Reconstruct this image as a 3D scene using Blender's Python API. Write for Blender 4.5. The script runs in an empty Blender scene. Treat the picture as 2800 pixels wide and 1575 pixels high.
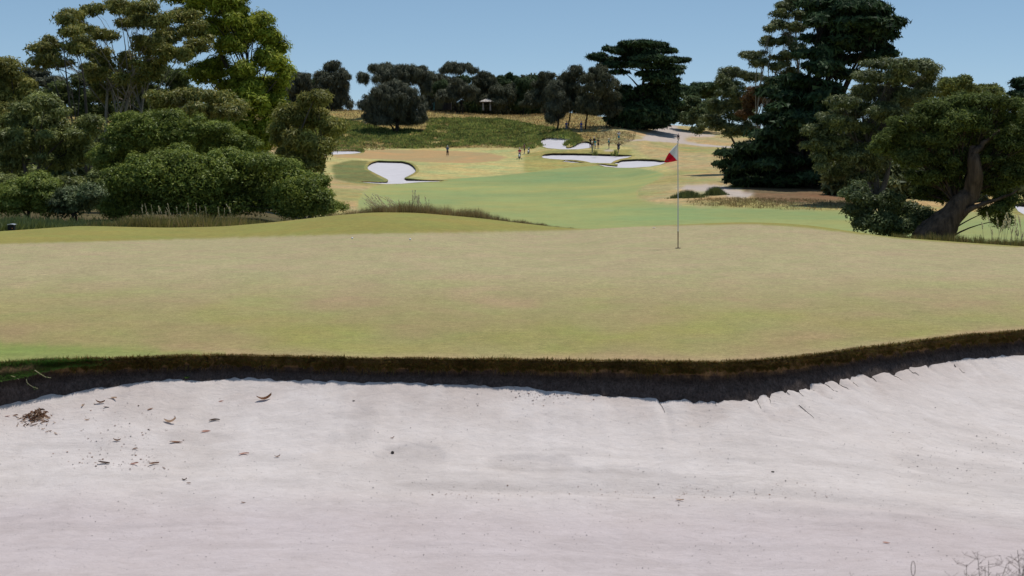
import bpy, bmesh, math, random, time
import numpy as np
from mathutils import Vector, Matrix
T0 = time.time()
random.seed(7)
RS = np.random.RandomState(11)
C = bpy.context.scene.collection
SC = bpy.context.scene

# ------------------------------------------------------------------ camera, sky, sun, exposure
EYE = 2.0            # metres above the middle of the putting green
F = 3889.0           # focal length in photo pixels (50 mm on 36 mm)
cam_d = bpy.data.cameras.new('camera')
cam = bpy.data.objects.new('camera', cam_d)
C.objects.link(cam)
cam.location = (0, 0, EYE)
cam.rotation_euler = (math.radians(90), 0, 0)
cam_d.sensor_width = 36.0
cam_d.lens = 50.0
cam_d.shift_y = -387.5 / 2800
cam_d.clip_start = 0.1
cam_d.clip_end = 6000
SC.camera = cam
cam_d.dof.use_dof = True
cam_d.dof.focus_distance = 20.0
cam_d.dof.aperture_fstop = 8.0

SUN_EL, SUN_AZ = math.radians(73), math.radians(42)      # azimuth clockwise from +Y
sun_vec = Vector((math.sin(SUN_AZ) * math.cos(SUN_EL), math.cos(SUN_AZ) * math.cos(SUN_EL), math.sin(SUN_EL)))
W = bpy.data.worlds.new('World')
SC.world = W
W.use_nodes = True
nt = W.node_tree
sky = nt.nodes.new('ShaderNodeTexSky')
sky.sky_type = 'NISHITA'
sky.sun_disc = False
sky.sun_elevation = SUN_EL
sky.sun_rotation = SUN_AZ
sky.altitude = 0
sky.air_density = 0.5
sky.dust_density = 0.0
sky.ozone_density = 10.0
hs = nt.nodes.new('ShaderNodeHueSaturation')
hs.inputs['Hue'].default_value = 0.489
hs.inputs['Saturation'].default_value = 1.0
hs.inputs['Value'].default_value = 1.86
gm = nt.nodes.new('ShaderNodeGamma')          # softens the sky's gradient a little
gm.inputs['Gamma'].default_value = 0.62
nt.links.new(sky.outputs[0], gm.inputs['Color'])
nt.links.new(gm.outputs[0], hs.inputs['Color'])
bg = nt.nodes['Background']
nt.links.new(hs.outputs[0], bg.inputs['Color'])
bg.inputs['Strength'].default_value = 0.108
sl = bpy.data.lights.new('sun', 'SUN')
sl.energy = 3.1
sl.angle = math.radians(0.53)
sl.color = (1.0, 0.965, 0.91)
so = bpy.data.objects.new('sun', sl)
so.rotation_euler = sun_vec.to_track_quat('Z', 'Y').to_euler()
so.location = (0, 0, 60)
C.objects.link(so)
SC.view_settings.view_transform = 'Standard'
SC.view_settings.look = 'None'
SC.view_settings.exposure = 0.0
SC.view_settings.gamma = 1.0
SC.view_settings.use_curve_mapping = False
SC.cycles.max_bounces = 6
SC.cycles.diffuse_bounces = 3
SC.cycles.transparent_max_bounces = 6

# ------------------------------------------------------------------ small helpers
def lin(c):
    c = np.asarray(c, float) / 255.0
    return np.where(c <= 0.04045, c / 12.92, ((c + 0.055) / 1.055) ** 2.4)

def ss(a, b, x):
    t = np.clip((x - a) / (b - a), 0, 1)
    return t * t * (3 - 2 * t)

def vnoise(x, y, seed=0):
    x = np.asarray(x, float); y = np.asarray(y, float)
    xi = np.floor(x).astype(np.int64); yi = np.floor(y).astype(np.int64)
    fx = x - xi; fy = y - yi
    fx = fx * fx * (3 - 2 * fx); fy = fy * fy * (3 - 2 * fy)
    def h(a, b):
        n = (a * 374761393 + b * 668265263 + seed * 2147483647) & 0xffffffff
        n = ((n ^ (n >> 13)) * 1274126177) & 0xffffffff
        return ((n ^ (n >> 16)) & 0xffff) / 65535.0
    return ((h(xi, yi) * (1 - fx) + h(xi + 1, yi) * fx) * (1 - fy) + (h(xi, yi + 1) * (1 - fx) + h(xi + 1, yi + 1) * fx) * fy) * 2 - 1

def fbm(x, y, seed=0, o=4):
    s = 0; a = 1.0; f = 1.0; n = 0
    for i in range(o):
        s = s + a * vnoise(x * f, y * f, seed + i * 17); n += a; a *= .5; f *= 2.03
    return s / n

def tag(o, label=None, cat=None, group=None, kind=None):
    if label: o['label'] = label
    if cat: o['category'] = cat
    if group: o['group'] = group
    if kind: o['kind'] = kind
    return o

def empty(name, loc=(0, 0, 0), rz=0.0):
    o = bpy.data.objects.new(name, None)
    o.empty_display_size = 0.2
    C.objects.link(o)
    o.location = loc; o.rotation_euler = (0, 0, rz)
    return o

def mesh_np(name, V, idx, k, mat=None, parent=None, smooth=False, col=None, colname='tint'):
    """V (n,3); idx (m,k) polygons of k corners"""
    me = bpy.data.meshes.new(name)
    V = np.ascontiguousarray(V, dtype=np.float32); idx = np.ascontiguousarray(idx, dtype=np.int32)
    n, m = len(V), len(idx)
    me.vertices.add(n); me.vertices.foreach_set('co', V.ravel())
    me.loops.add(m * k); me.loops.foreach_set('vertex_index', idx.ravel())
    me.polygons.add(m)
    me.polygons.foreach_set('loop_start', np.arange(0, m * k, k, dtype=np.int32))
    try: me.polygons.foreach_set('loop_total', np.full(m, k, dtype=np.int32))
    except Exception: pass
    if smooth: me.polygons.foreach_set('use_smooth', np.ones(m, dtype=bool))
    me.update(calc_edges=True)
    if col is not None:
        a = me.color_attributes.new(colname, 'FLOAT_COLOR', 'POINT')
        cc = np.ones((n, 4), np.float32); cc[:, :3] = col
        a.data.foreach_set('color', cc.ravel())
    if mat: me.materials.append(mat)
    o = bpy.data.objects.new(name, me)
    C.objects.link(o)
    if parent: o.parent = parent
    return o

def bm_obj(name, bm, mat, parent=None, smooth=False):
    me = bpy.data.meshes.new(name); bm.to_mesh(me); bm.free()
    if smooth: me.polygons.foreach_set('use_smooth', np.ones(len(me.polygons), dtype=bool))
    if mat: me.materials.append(mat)
    o = bpy.data.objects.new(name, me); C.objects.link(o)
    if parent: o.parent = parent
    return o

def bbox(bm, cx, cy, cz, sx, sy, sz, rot=None, bev=0.0):
    r = bmesh.ops.create_cube(bm, size=1.0)
    vs = r['verts']
    M = Matrix.Translation((cx, cy, cz)) @ (rot if rot is not None else Matrix.Identity(4)) @ Matrix.Diagonal((sx, sy, sz, 1))
    bmesh.ops.transform(bm, matrix=M, verts=vs)
    if bev:
        es = list({e for v in vs for e in v.link_edges})
        bmesh.ops.bevel(bm, geom=es, offset=bev, segments=2, affect='EDGES')

def tube_arrays(P, R, sides=6, rough=0.0, seed=0):
    """tapered tube along points P (n,3), radii R -> verts, quads"""
    P = np.asarray(P, float); R = np.asarray(R, float); n = len(P)
    Tn = np.gradient(P, axis=0); Tn /= np.linalg.norm(Tn, axis=1)[:, None] + 1e-9
    up = np.array([0.13, 0.97, 0.2]); A = np.cross(Tn, up); A /= np.linalg.norm(A, axis=1)[:, None] + 1e-9
    B = np.cross(Tn, A)
    th = np.arange(sides) * 2 * math.pi / sides
    r = R[:, None] * np.ones((1, sides))
    if rough: r = r * (1 + rough * vnoise(th[None, :] * 2.2 + seed, np.arange(n)[:, None] * .6 + seed, seed))
    V = P[:, None, :] + r[:, :, None] * (np.cos(th)[None, :, None] * A[:, None, :] + np.sin(th)[None, :, None] * B[:, None, :])
    q = []
    i = np.arange(n - 1)[:, None] * sides; j = np.arange(sides)[None, :]; j2 = (j + 1) % sides
    Q = np.stack([i + j, i + j2, i + sides + j2, i + sides + j], -1).reshape(-1, 4)
    return V.reshape(-1, 3), Q

class Acc:
    def __init__(s): s.V = []; s.Q = []; s.n = 0
    def add(s, V, Q): s.V.append(V); s.Q.append(Q + s.n); s.n += len(V)
    def tube(s, P, R, sides=6, rough=0.0, seed=0): s.add(*tube_arrays(P, R, sides, rough, seed))
    def build(s, name, mat, parent=None, smooth=True):
        return mesh_np(name, np.concatenate(s.V), np.concatenate(s.Q), 4, mat, parent, smooth)

# ------------------------------------------------------------------ materials
def newmat(name):
    m = bpy.data.materials.new(name); m.use_nodes = True
    return m, m.node_tree, m.node_tree.nodes['Principled BSDF']

def N(t, k): return t.nodes.new(k)

def noise(t, scale, detail=4, rough=.55, vec=None, dist=0.0):
    n = N(t, 'ShaderNodeTexNoise'); n.inputs['Scale'].default_value = scale
    n.inputs['Detail'].default_value = detail; n.inputs['Roughness'].default_value = rough
    n.inputs['Distortion'].default_value = dist
    if vec is not None: t.links.new(vec, n.inputs['Vector'])
    return n.outputs['Fac']

def ramp(t, fac, stops, interp='LINEAR'):
    r = N(t, 'ShaderNodeValToRGB'); r.color_ramp.interpolation = interp
    e = r.color_ramp.elements
    while len(e) < len(stops): e.new(0.5)
    for i, (p, c) in enumerate(stops):
        e[i].position = p; e[i].color = (*[float(q) for q in c], 1) if len(c) == 3 else c
    t.links.new(fac, r.inputs['Fac'])
    return r.outputs['Color']

def mixc(t, fac, a, b, mode='MIX'):
    m = N(t, 'ShaderNodeMix'); m.data_type = 'RGBA'; m.blend_type = mode
    for sock, v in ((m.inputs['Factor'], fac), (m.inputs[6], a), (m.inputs[7], b)):
        if isinstance(v, (int, float)): sock.default_value = v
        elif isinstance(v, (tuple, list, np.ndarray)): sock.default_value = (*[float(q) for q in v], 1)
        else: t.links.new(v, sock)
    return m.outputs[2]

def g3(v): return (v, v, v)

def wpos(t, sc=(1, 1, 1)):
    g = N(t, 'ShaderNodeNewGeometry'); mp = N(t, 'ShaderNodeMapping'); mp.inputs['Scale'].default_value = sc
    t.links.new(g.outputs['Position'], mp.inputs['Vector'])
    return mp.outputs['Vector']

def bump(t, h, strength, dist, base=None):
    b = N(t, 'ShaderNodeBump'); b.inputs['Strength'].default_value = strength; b.inputs['Distance'].default_value = dist
    t.links.new(h, b.inputs['Height'])
    return b.outputs['Normal']

def mat_plain(name, c, rough=.6, spec=.3, metal=0.0, var=.12, scale=8):
    m, t, p = newmat(name)
    f = noise(t, scale, 3, vec=wpos(t))
    a = np.array(c, float)
    t.links.new(ramp(t, f, [(.3, a * (1 - var)), (.7, np.minimum(a * (1 + var), .95))]), p.inputs['Base Color'])
    p.inputs['Roughness'].default_value = rough; p.inputs['Specular IOR Level'].default_value = spec
    p.inputs['Metallic'].default_value = metal
    return m

def mat_leaf(name, cols, transl=.25, gloss=.05, big=.35, bscale=.6, rough=.5):
    """leaf colour differs from leaf to leaf (random per island) and from branch to branch (noise)"""
    m, t, p = newmat(name)
    g = N(t, 'ShaderNodeNewGeometry')
    r = ramp(t, g.outputs['Random Per Island'], [(i / (len(cols) - 1), c) for i, c in enumerate(cols)])
    nz = noise(t, bscale, 2, vec=g.outputs['Position'])
    k = ramp(t, nz, [(.3, g3(1 - big)), (.72, g3(1 + big))])
    c = mixc(t, 1.0, r, k, 'MULTIPLY')
    t.nodes.remove(p)
    d = N(t, 'ShaderNodeBsdfDiffuse'); tr = N(t, 'ShaderNodeBsdfTranslucent'); gl = N(t, 'ShaderNodeBsdfGlossy')
    gl.inputs['Roughness'].default_value = rough; gl.inputs['Color'].default_value = (.8, .85, .8, 1)
    t.links.new(c, d.inputs['Color']); t.links.new(c, tr.inputs['Color'])
    m1 = N(t, 'ShaderNodeMixShader'); m1.inputs[0].default_value = min(.5, transl * 1.5)
    t.links.new(d.outputs[0], m1.inputs[1]); t.links.new(tr.outputs[0], m1.inputs[2])
    m2 = N(t, 'ShaderNodeMixShader'); m2.inputs[0].default_value = gloss * .45
    t.links.new(m1.outputs[0], m2.inputs[1]); t.links.new(gl.outputs[0], m2.inputs[2])
    t.links.new(m2.outputs[0], t.nodes['Material Output'].inputs['Surface'])
    return m

def mat_bark(name, c1, c2, scale=3.0, stretch=.25):
    m, t, p = newmat(name)
    v = wpos(t, (1, 1, stretch))
    f = noise(t, scale, 5, .65, v)
    t.links.new(ramp(t, f, [(.35, c1), (.65, c2)]), p.inputs['Base Color'])
    p.inputs['Roughness'].default_value = .85; p.inputs['Specular IOR Level'].default_value = .15
    t.links.new(bump(t, noise(t, scale * 4, 4, .6, v), .8, .03), p.inputs['Normal'])
    return m

def mat_turf(name, fine=90., amp=.22, patch=((.95, 1.0, .9), (1.08, 1.0, .92)), pscale=.5, bumpd=.01, bs=.5, mid=3.0, midamp=.12):
    """turf: broad colour from the 'tint' attribute, mottling, mower grain and blades from noise"""
    m, t, p = newmat(name)
    at = N(t, 'ShaderNodeAttribute'); at.attribute_name = 'tint'
    v = wpos(t)
    c = mixc(t, 1.0, at.outputs['Color'], ramp(t, noise(t, pscale, 4, .6, v, .4), [(.33, patch[0]), (.67, patch[1])]), 'MULTIPLY')
    c = mixc(t, 1.0, c, ramp(t, noise(t, mid, 4, .65, v), [(.3, g3(1 - midamp)), (.7, g3(1 + midamp))]), 'MULTIPLY')
    c = mixc(t, 1.0, c, ramp(t, noise(t, fine, 3, .7, v), [(.3, g3(1 - amp)), (.7, g3(1 + amp))]), 'MULTIPLY')
    c = mixc(t, 1.0, c, ramp(t, noise(t, fine * .14, 4, .75, v), [(.3, g3(1 - amp * .6)), (.7, g3(1 + amp * .6))]), 'MULTIPLY')
    c = mixc(t, 1.0, c, ramp(t, noise(t, fine * .38, 4, .75, v), [(.3, g3(1 - amp * .8)), (.7, g3(1 + amp * .8))]), 'MULTIPLY')
    t.links.new(c, p.inputs['Base Color'])
    p.inputs['Roughness'].default_value = .85; p.inputs['Specular IOR Level'].default_value = .12
    t.links.new(bump(t, noise(t, fine, 3, .7, v), bs, bumpd), p.inputs['Normal'])
    return m

M = {}
M['green'] = mat_turf('green_turf', 60, .26, ((1.05, .98, 1.02), (.95, 1.02, .92)), .9, .004, .4, 3.0, .07)
M['apron'] = mat_turf('apron_turf', 35, .16, ((1.06, .98, .95), (.93, 1.02, .95)), .5, .01, .5, 4, .10)
M['fair'] = mat_turf('fairway_turf', 12, .07, ((1.10, 1.0, .96), (.84, .98, 1.02)), .11, .02, .3, .8, .08)
M['rough'] = mat_turf('rough_turf', 3.0, .22, ((1.16, .97, .85), (.80, .98, .9)), .16, .06, .5, .9, .20)
M['hill'] = mat_turf('hill_grass', 2.0, .30, ((1.15, .97, .85), (.75, 1.0, .9)), .3, .12, .6, 1.0, .22)
M['path'] = mat_turf('path_sand', 5, .06, ((1.02, 1, 1), (.95, .95, .96)), .2, .01, .4, 1.0, .06)

def mat_sand(name, near=True):
    m, t, p = newmat(name)
    v = wpos(t)
    at = N(t, 'ShaderNodeAttribute'); at.attribute_name = 'tint'
    c = at.outputs['Color']
    if near:
        c = mixc(t, 1.0, c, ramp(t, noise(t, .8, 5, .6, wpos(t, (1, .8, 1)), .6), [(.32, (.955, .94, .93)), (.62, (1.02, 1.02, 1.03))]), 'MULTIPLY')
        c = mixc(t, 1.0, c, ramp(t, noise(t, 3.2, 5, .7, wpos(t, (1, 2.2, 1)), .8), [(.33, (.93, .92, .91)), (.66, g3(1.03))]), 'MULTIPLY')
        # long faint rake strokes
        wv = N(t, 'ShaderNodeTexWave'); wv.inputs['Scale'].default_value = 6.0; wv.inputs['Distortion'].default_value = 14.0
        wv.inputs['Detail'].default_value = 3; wv.inputs['Detail Scale'].default_value = .5; wv.bands_direction = 'Y'
        t.links.new(v, wv.inputs['Vector'])
        msk = ramp(t, noise(t, .55, 3, .5, wpos(t, (1, 1.6, 1))), [(.5, g3(0)), (.62, g3(1))])
        stroke = ramp(t, wv.outputs['Fac'], [(.0, g3(.975)), (.5, g3(1.0))])
        c = mixc(t, msk, c, mixc(t, 1.0, c, stroke, 'MULTIPLY'))
        # grey pips and bits of leaf blown over the sand
        vo = N(t, 'ShaderNodeTexVoronoi'); vo.inputs['Scale'].default_value = 9; t.links.new(v, vo.inputs['Vector'])
        dm = ramp(t, noise(t, .9, 3, .5, v), [(.4, g3(0)), (.7, g3(1))])
        c = mixc(t, 1.0, c, ramp(t, noise(t, 170, 2, .8, v), [(.28, g3(.82)), (.5, g3(1.0)), (.8, g3(1.05))]), 'MULTIPLY')
        c = mixc(t, 1.0, c, ramp(t, noise(t, 24, 5, .75, wpos(t, (.6, 1.6, 1))), [(.3, g3(.93)), (.7, g3(1.035))]), 'MULTIPLY')
        h1 = noise(t, 60, 5, .75, v); h2 = noise(t, 7, 4, .6, wpos(t, (1, 1.7, 1)), .5)
        b1 = N(t, 'ShaderNodeBump'); b1.inputs['Strength'].default_value = .45; b1.inputs['Distance'].default_value = .006
        t.links.new(h1, b1.inputs['Height'])
        b2 = N(t, 'ShaderNodeBump'); b2.inputs['Strength'].default_value = .45; b2.inputs['Distance'].default_value = .03
        t.links.new(h2, b2.inputs['Height']); t.links.new(b1.outputs[0], b2.inputs['Normal'])
        b3 = N(t, 'ShaderNodeBump'); b3.inputs['Strength'].default_value = .10; b3.inputs['Distance'].default_value = .008
        mm = N(t, 'ShaderNodeMath'); mm.operation = 'MULTIPLY'
        t.links.new(wv.outputs['Fac'], mm.inputs[0]); t.links.new(msk, mm.inputs[1])
        t.links.new(mm.outputs[0], b3.inputs['Height']); t.links.new(b2.outputs[0], b3.inputs['Normal'])
        t.links.new(b3.outputs[0], p.inputs['Normal'])
    else:
        c = mixc(t, 1.0, c, ramp(t, noise(t, .7, 4, .6, v), [(.35, g3(.93)), (.65, g3(1.03))]), 'MULTIPLY')
        t.links.new(bump(t, noise(t, 2.5, 4, .6, v), .5, .12), p.inputs['Normal'])
    t.links.new(c, p.inputs['Base Color'])
    p.inputs['Roughness'].default_value = .95; p.inputs['Specular IOR Level'].default_value = .05
    return m
M['sand'] = mat_sand('bunker_sand', True)
M['farsand'] = mat_sand('far_bunker_sand', False)

def mat_earth():
    m, t, p = newmat('lip_earth')
    v = wpos(t)
    g = N(t, 'ShaderNodeAttribute'); g.attribute_name = 'tint'
    c = mixc(t, 1.0, g.outputs['Color'], ramp(t, noise(t, 14, 5, .7, v), [(.3, g3(.6)), (.7, g3(1.3))]), 'MULTIPLY')
    c = mixc(t, 1.0, c, ramp(t, noise(t, 55, 5, .8, wpos(t, (1, 1, .5))), [(.35, g3(.55)), (.65, g3(1.5))]), 'MULTIPLY')
    t.links.new(c, p.inputs['Base Color']); p.inputs['Roughness'].default_value = .95
    p.inputs['Specular IOR Level'].default_value = .05
    t.links.new(bump(t, noise(t, 40, 5, .7, v), .8, .02), p.inputs['Normal'])
    return m
M['earth'] = mat_earth()

# ------------------------------------------------------------------ the lie of the land (azimuth px, distance Y -> height)
D2N = 2800 / 2576.0
def nd(l): return np.array(l, float) * D2N           # list measured on the 2576-wide view
LIPX = nd([-700, 0, 100, 250, 400, 560, 700, 900, 1300, 1700, 1800, 1900, 2050, 2200, 2400, 2576, 3200])
LIPY = nd([925, 915, 906, 903, 898, 894, 897, 902, 906, 911, 912, 908, 893, 872, 847, 831, 800])
DROPX = [-800, 0, 200, 400, 700, 1000, 1300, 1600, 1900, 2100, 2300, 2800, 3500]
DROP = [.32, .30, .245, .188, .178, .178, .19, .24, .29, .258, .21, .205, .205]
CRX = nd([-600, 0, 200, 420, 560, 700, 850, 940, 1050, 1200, 1350, 1450, 1500, 1600, 1700, 1850, 1950, 2050, 2150, 2250, 2400, 2576, 3200])
CRY = nd([597, 582, 568, 573, 570, 558, 541, 534, 535, 548, 566, 576, 575.5, 570, 565, 559, 560, 568, 583, 597, 608, 620, 655])
CRD = np.array([36, 36, 40, 40, 41, 42, 42, 42, 42, 42, 41, 38, 36, 37, 38, 38, 38, 36.5, 35, 33, 31.5, 30, 27.])

def smooth_interp(x, xp, fp, w=45.0):
    x = np.asarray(x, float); s = 0; n = 0
    for k in np.linspace(-1, 1, 9):
        g = math.exp(-2 * k * k); s = s + g * np.interp(x + k * w, xp, fp); n += g
    return s / n
def lip_y(px): return smooth_interp(px, LIPX, LIPY, 50) + 2.2 * fbm(np.asarray(px, float) / 70, np.asarray(px, float) * 0 + 1.5, 33, 4)
def lip_d(px): return F * EYE / (lip_y(px) - 400)
def crest(px):
    y = smooth_interp(px, CRX, CRY, 55); d = smooth_interp(px, CRX, CRD, 90)
    return d, EYE - (y - 400) * d / F

# ground beyond the green: columns of (distance, photo row) or (distance, height) controls
def zc(Y, py): return EYE - (py - 400) * Y / F
COL = {
 -3000: [(50, zc(50, 625)), (60, -1.1), (90, -1.2), (150, -1.2), (220, -.4), (300, 3), (350, 7), (430, 9)],
 0:     [(46, zc(46, 631)), (58, zc(58, 604)), (80, -1.2), (140, -1.5), (200, -1.0), (250, .8), (300, 4.), (340, 9), (430, 11)],
 700:   [(50, -1.1), (58, zc(58, 600)), (75, -1.3), (110, -2.0), (160, -2.3), (200, -1.7), (235, -.2), (262, zc(262, 412)), (275, 2.0), (290, 3.6), (312, 7.2), (335, 10.2), (350, 10.9), (430, 11)],
 930:   [(52, -1.6), (75, -2.0), (100, -2.3), (130, -2.5), (165, -2.4), (200, -1.75), (225, -.6), (245, zc(245, 424)), (262, zc(262, 412)), (275, 2.0), (290, 3.6), (312, 7.2), (335, 10.2), (350, 10.9), (430, 11)],
 1100:  [(52, -1.6), (62, -2.2), (80, -2.6), (130, -2.75), (175, -2.7), (200, -1.95), (222, -.95), (243, zc(243, 434)), (255, zc(255, 423)), (270, zc(270, 409)), (277, 1.9), (292, 3.7), (314, 7.0), (337, 10.2), (352, 10.9), (430, 11)],
 1400:  [(52, -1.6), (62, -2.3), (80, -2.7), (130, -2.8), (175, -2.65), (200, -2.05), (222, -1.0), (243, zc(243, 434)), (255, zc(255, 423)), (268, zc(268, 408)), (277, 2.2), (292, 4.2), (314, 7.2), (330, 8.6), (352, 9.7), (430, 11)],
 1550:  [(52, -1.6), (62, -2.4), (80, -2.7), (130, -2.8), (170, -2.6), (200, -2.1), (222, -1.2), (236, zc(236, 441)), (250, zc(250, 412)), (258, zc(258, 400)), (268, zc(268, 375)), (280, zc(280, 356)), (300, zc(300, 338)), (330, zc(330, 312)), (350, 10), (430, 11)],
 1700:  [(52, -1.6), (62, -2.4), (80, -2.7), (120, -2.7), (150, -2.5), (190, -2.3), (215, -1.2), (232, zc(232, 437)), (246, zc(246, 420)), (256, zc(256, 395)), (264, zc(264, 378)), (280, zc(280, 354)), (300, zc(300, 342)), (330, zc(330, 322)), (360, 9), (430, 10)],
 1860:  [(52, -1.6), (62, -2.4), (80, -2.7), (100, -2.65), (130, -2.2), (160, -1.6), (200, -.5), (230, .4), (255, 1.45), (278, zc(278, 392)), (300, zc(300, 360)), (318, zc(318, 343)), (350, 6.5), (430, 8)],
 2050:  [(50, -1.6), (62, -2.4), (80, -2.7), (100, -2.6), (130, -2.0), (160, -1.3), (200, -.3), (240, 1.0), (262, zc(262, 404)), (290, 3.5), (320, 5.0), (350, 6.5), (430, 7)],
 2400:  [(44, -1.5), (58, -2.3), (80, -2.65), (105, zc(105, 566)), (120, zc(120, 538)), (140, -1.8), (190, -.9), (260, .8), (300, 2), (350, 4), (430, 5)],
 2800:  [(38, -1.15), (50, -2.0), (70, -2.5), (100, zc(100, 576)), (120, zc(120, 545)), (140, -1.8), (190, -.9), (260, .8), (300, 2), (350, 4), (430, 5)],
 6000:  [(38, -1.15), (50, -2.0), (70, -2.5), (100, -2.5), (120, -2.4), (140, -1.8), (190, -.9), (260, .8), (300, 2), (350, 4), (430, 5)],
}
CK = sorted(COL)
YG = np.concatenate([np.arange(20, 440, 1.0)])
TAB = []
for k in CK:
    a = np.array(COL[k]); z = np.interp(YG, a[:, 0], a[:, 1])
    ker = np.hanning(13); ker /= ker.sum()
    zp = np.pad(z, 6, mode='edge'); TAB.append(np.convolve(zp, ker, 'valid'))
TAB = np.array(TAB)
def z_far(px, Y):
    px = np.asarray(px, float); Y = np.asarray(Y, float)
    px, Y = np.broadcast_arrays(px, Y)
    c = np.clip(px, CK[0], CK[-1] - 1e-3)
    i = np.clip(np.searchsorted(CK, c, 'right') - 1, 0, len(CK) - 2)
    ck = np.array(CK, float)
    t = (c - ck[i]) / (ck[i + 1] - ck[i]); t = t * t * (3 - 2 * t) * .5 + t * .5
    yy = np.clip(Y, 20, 438.9) - 20; j = yy.astype(int); f = yy - j
    a = TAB[i, j] * (1 - f) + TAB[i, j + 1] * f; b = TAB[i + 1, j] * (1 - f) + TAB[i + 1, j + 1] * f
    X = (px - 1400) / F * Y
    z = a * (1 - t) + b * t
    return z + .10 * fbm(X / 14, Y / 14, 5, 3) * ss(90, 140, Y)

def z_ground(px, Y):
    """everything from the bunker lip outwards"""
    px = np.asarray(px, float); Y = np.asarray(Y, float)
    px, Y = np.broadcast_arrays(px, Y)
    ld = lip_d(px); cd, cz = crest(px)
    X = (px - 1400) / F * Y
    t = np.clip((Y - ld) / (cd - ld), 0, 1)
    zg = cz * ss(.25, 1.0, t) ** 1.0 + .03 * fbm(X / 5, Y / 5, 3, 2) * np.sin(t * math.pi)
    # left mound rises beyond a shallow hollow
    hollow = ss(200, 700, px) * (1 - ss(1350, 1560, px))
    zg = zg - .10 * hollow * np.exp(-((Y - 34.5) / 2.6) ** 2)
    zf = z_far(px, np.maximum(Y, 46))
    s = np.clip((Y - cd) / np.maximum(50 - cd, 4), 0, 1)
    s2 = 1 - (1 - s) ** 1.6
    zb = cz * (1 - s2) + z_far(px, 50 + 0 * Y) * s2
    z = np.where(Y <= cd, zg, np.where(Y < 50, zb, z_far(px, Y)))
    return z

def proj(px, Y, z): return 400 + F * (EYE - z) / Y
def P3(px, py, Y): return np.array([(px - 1400) * Y / F, Y, EYE - (py - 400) * Y / F])
def gz(X, Y): return float(z_ground(1400 + X * F / Y, Y))
def ground_at(px, py, y0=44., y1=400.):
    Y = np.arange(y0, y1, .1); r = proj(px, Y, z_ground(px, Y))
    k = np.argmax(r <= py)
    return np.array([(px - 1400) * Y[k] / F, Y[k], float(z_ground(px, Y[k]))])

# ------------------------------------------------------------------ near bunker
XS_P = np.linspace(-9000, 12000, 4000)
XS_Y = lip_d(XS_P); XS_X = (XS_P - 1400) / F * XS_Y
def lipY_of_X(X): return np.interp(X, XS_X, XS_Y)
def px_of_lipX(X): return np.interp(X, XS_X, XS_P)
GROOVES = []
def g_at(px, py):
    Yl = 13.0
    for _ in range(6):
        Y = Yl; X = (px - 1400) * Y / F
        d = max(lipY_of_X(X) - Y, 0)
        z = -np.interp(px_of_lipX(X), DROPX, DROP) - (1 - math.exp(-d / 1.9))
        Yl = F * (EYE - z) / (py - 400)
        Yl = .5 * Yl + .5 * Y
    return (px - 1400) * Yl / F, Yl
def z_sand_base(X, Y):
    X = np.asarray(X, float); Y = np.asarray(Y, float)
    d = lipY_of_X(X) - Y
    dp = smooth_interp(px_of_lipX(X), DROPX, DROP, 40)
    z = -dp - (1 - np.exp(-np.maximum(d, 0) / 1.9)) + np.where(d < 0, -d * .25, 0)
    bank = ss(7.4, 5.0, Y)
    z = z * (1 - bank) + .22 * bank
    return z
def add_groove(x0, y0, x1, y1, w=.03, dep=.03, n=7):
    a = g_at(x0 * D2N, y0 * D2N); b = g_at(x1 * D2N, y1 * D2N)
    GROOVES.append((a, b, w, dep * 1.15))
for (x0, y0, x1, y1) in [(1650, 992, 1683, 1050), (1800, 995, 1803, 1030), (1880, 985, 1905, 1010), (1925, 985, 1960, 1040), (1965, 975, 2010, 1010),
                          (1990, 970, 2040, 1010), (2020, 962, 2090, 1000), (2062, 955, 2130, 995), (2090, 952, 2150, 985), (2130, 945, 2185, 985), (2180, 940, 2240, 975),
                          (2240, 928, 2290, 965), (2280, 925, 2320, 950), (2330, 920, 2370, 948), (2395, 912, 2440, 948), (1895, 990, 1935, 1055), (2000, 1000, 2080, 1075),
                          (2480, 900, 2540, 940), (2430, 905, 2490, 950), (1740, 998, 1745, 1020)]:
    add_groove(x0, y0, x1, y1, .018 + .018 * random.random(), .016 + .022 * random.random())
RAKE = [((-0.6, 11.75), (4.6, 11.2), 1)]
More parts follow.
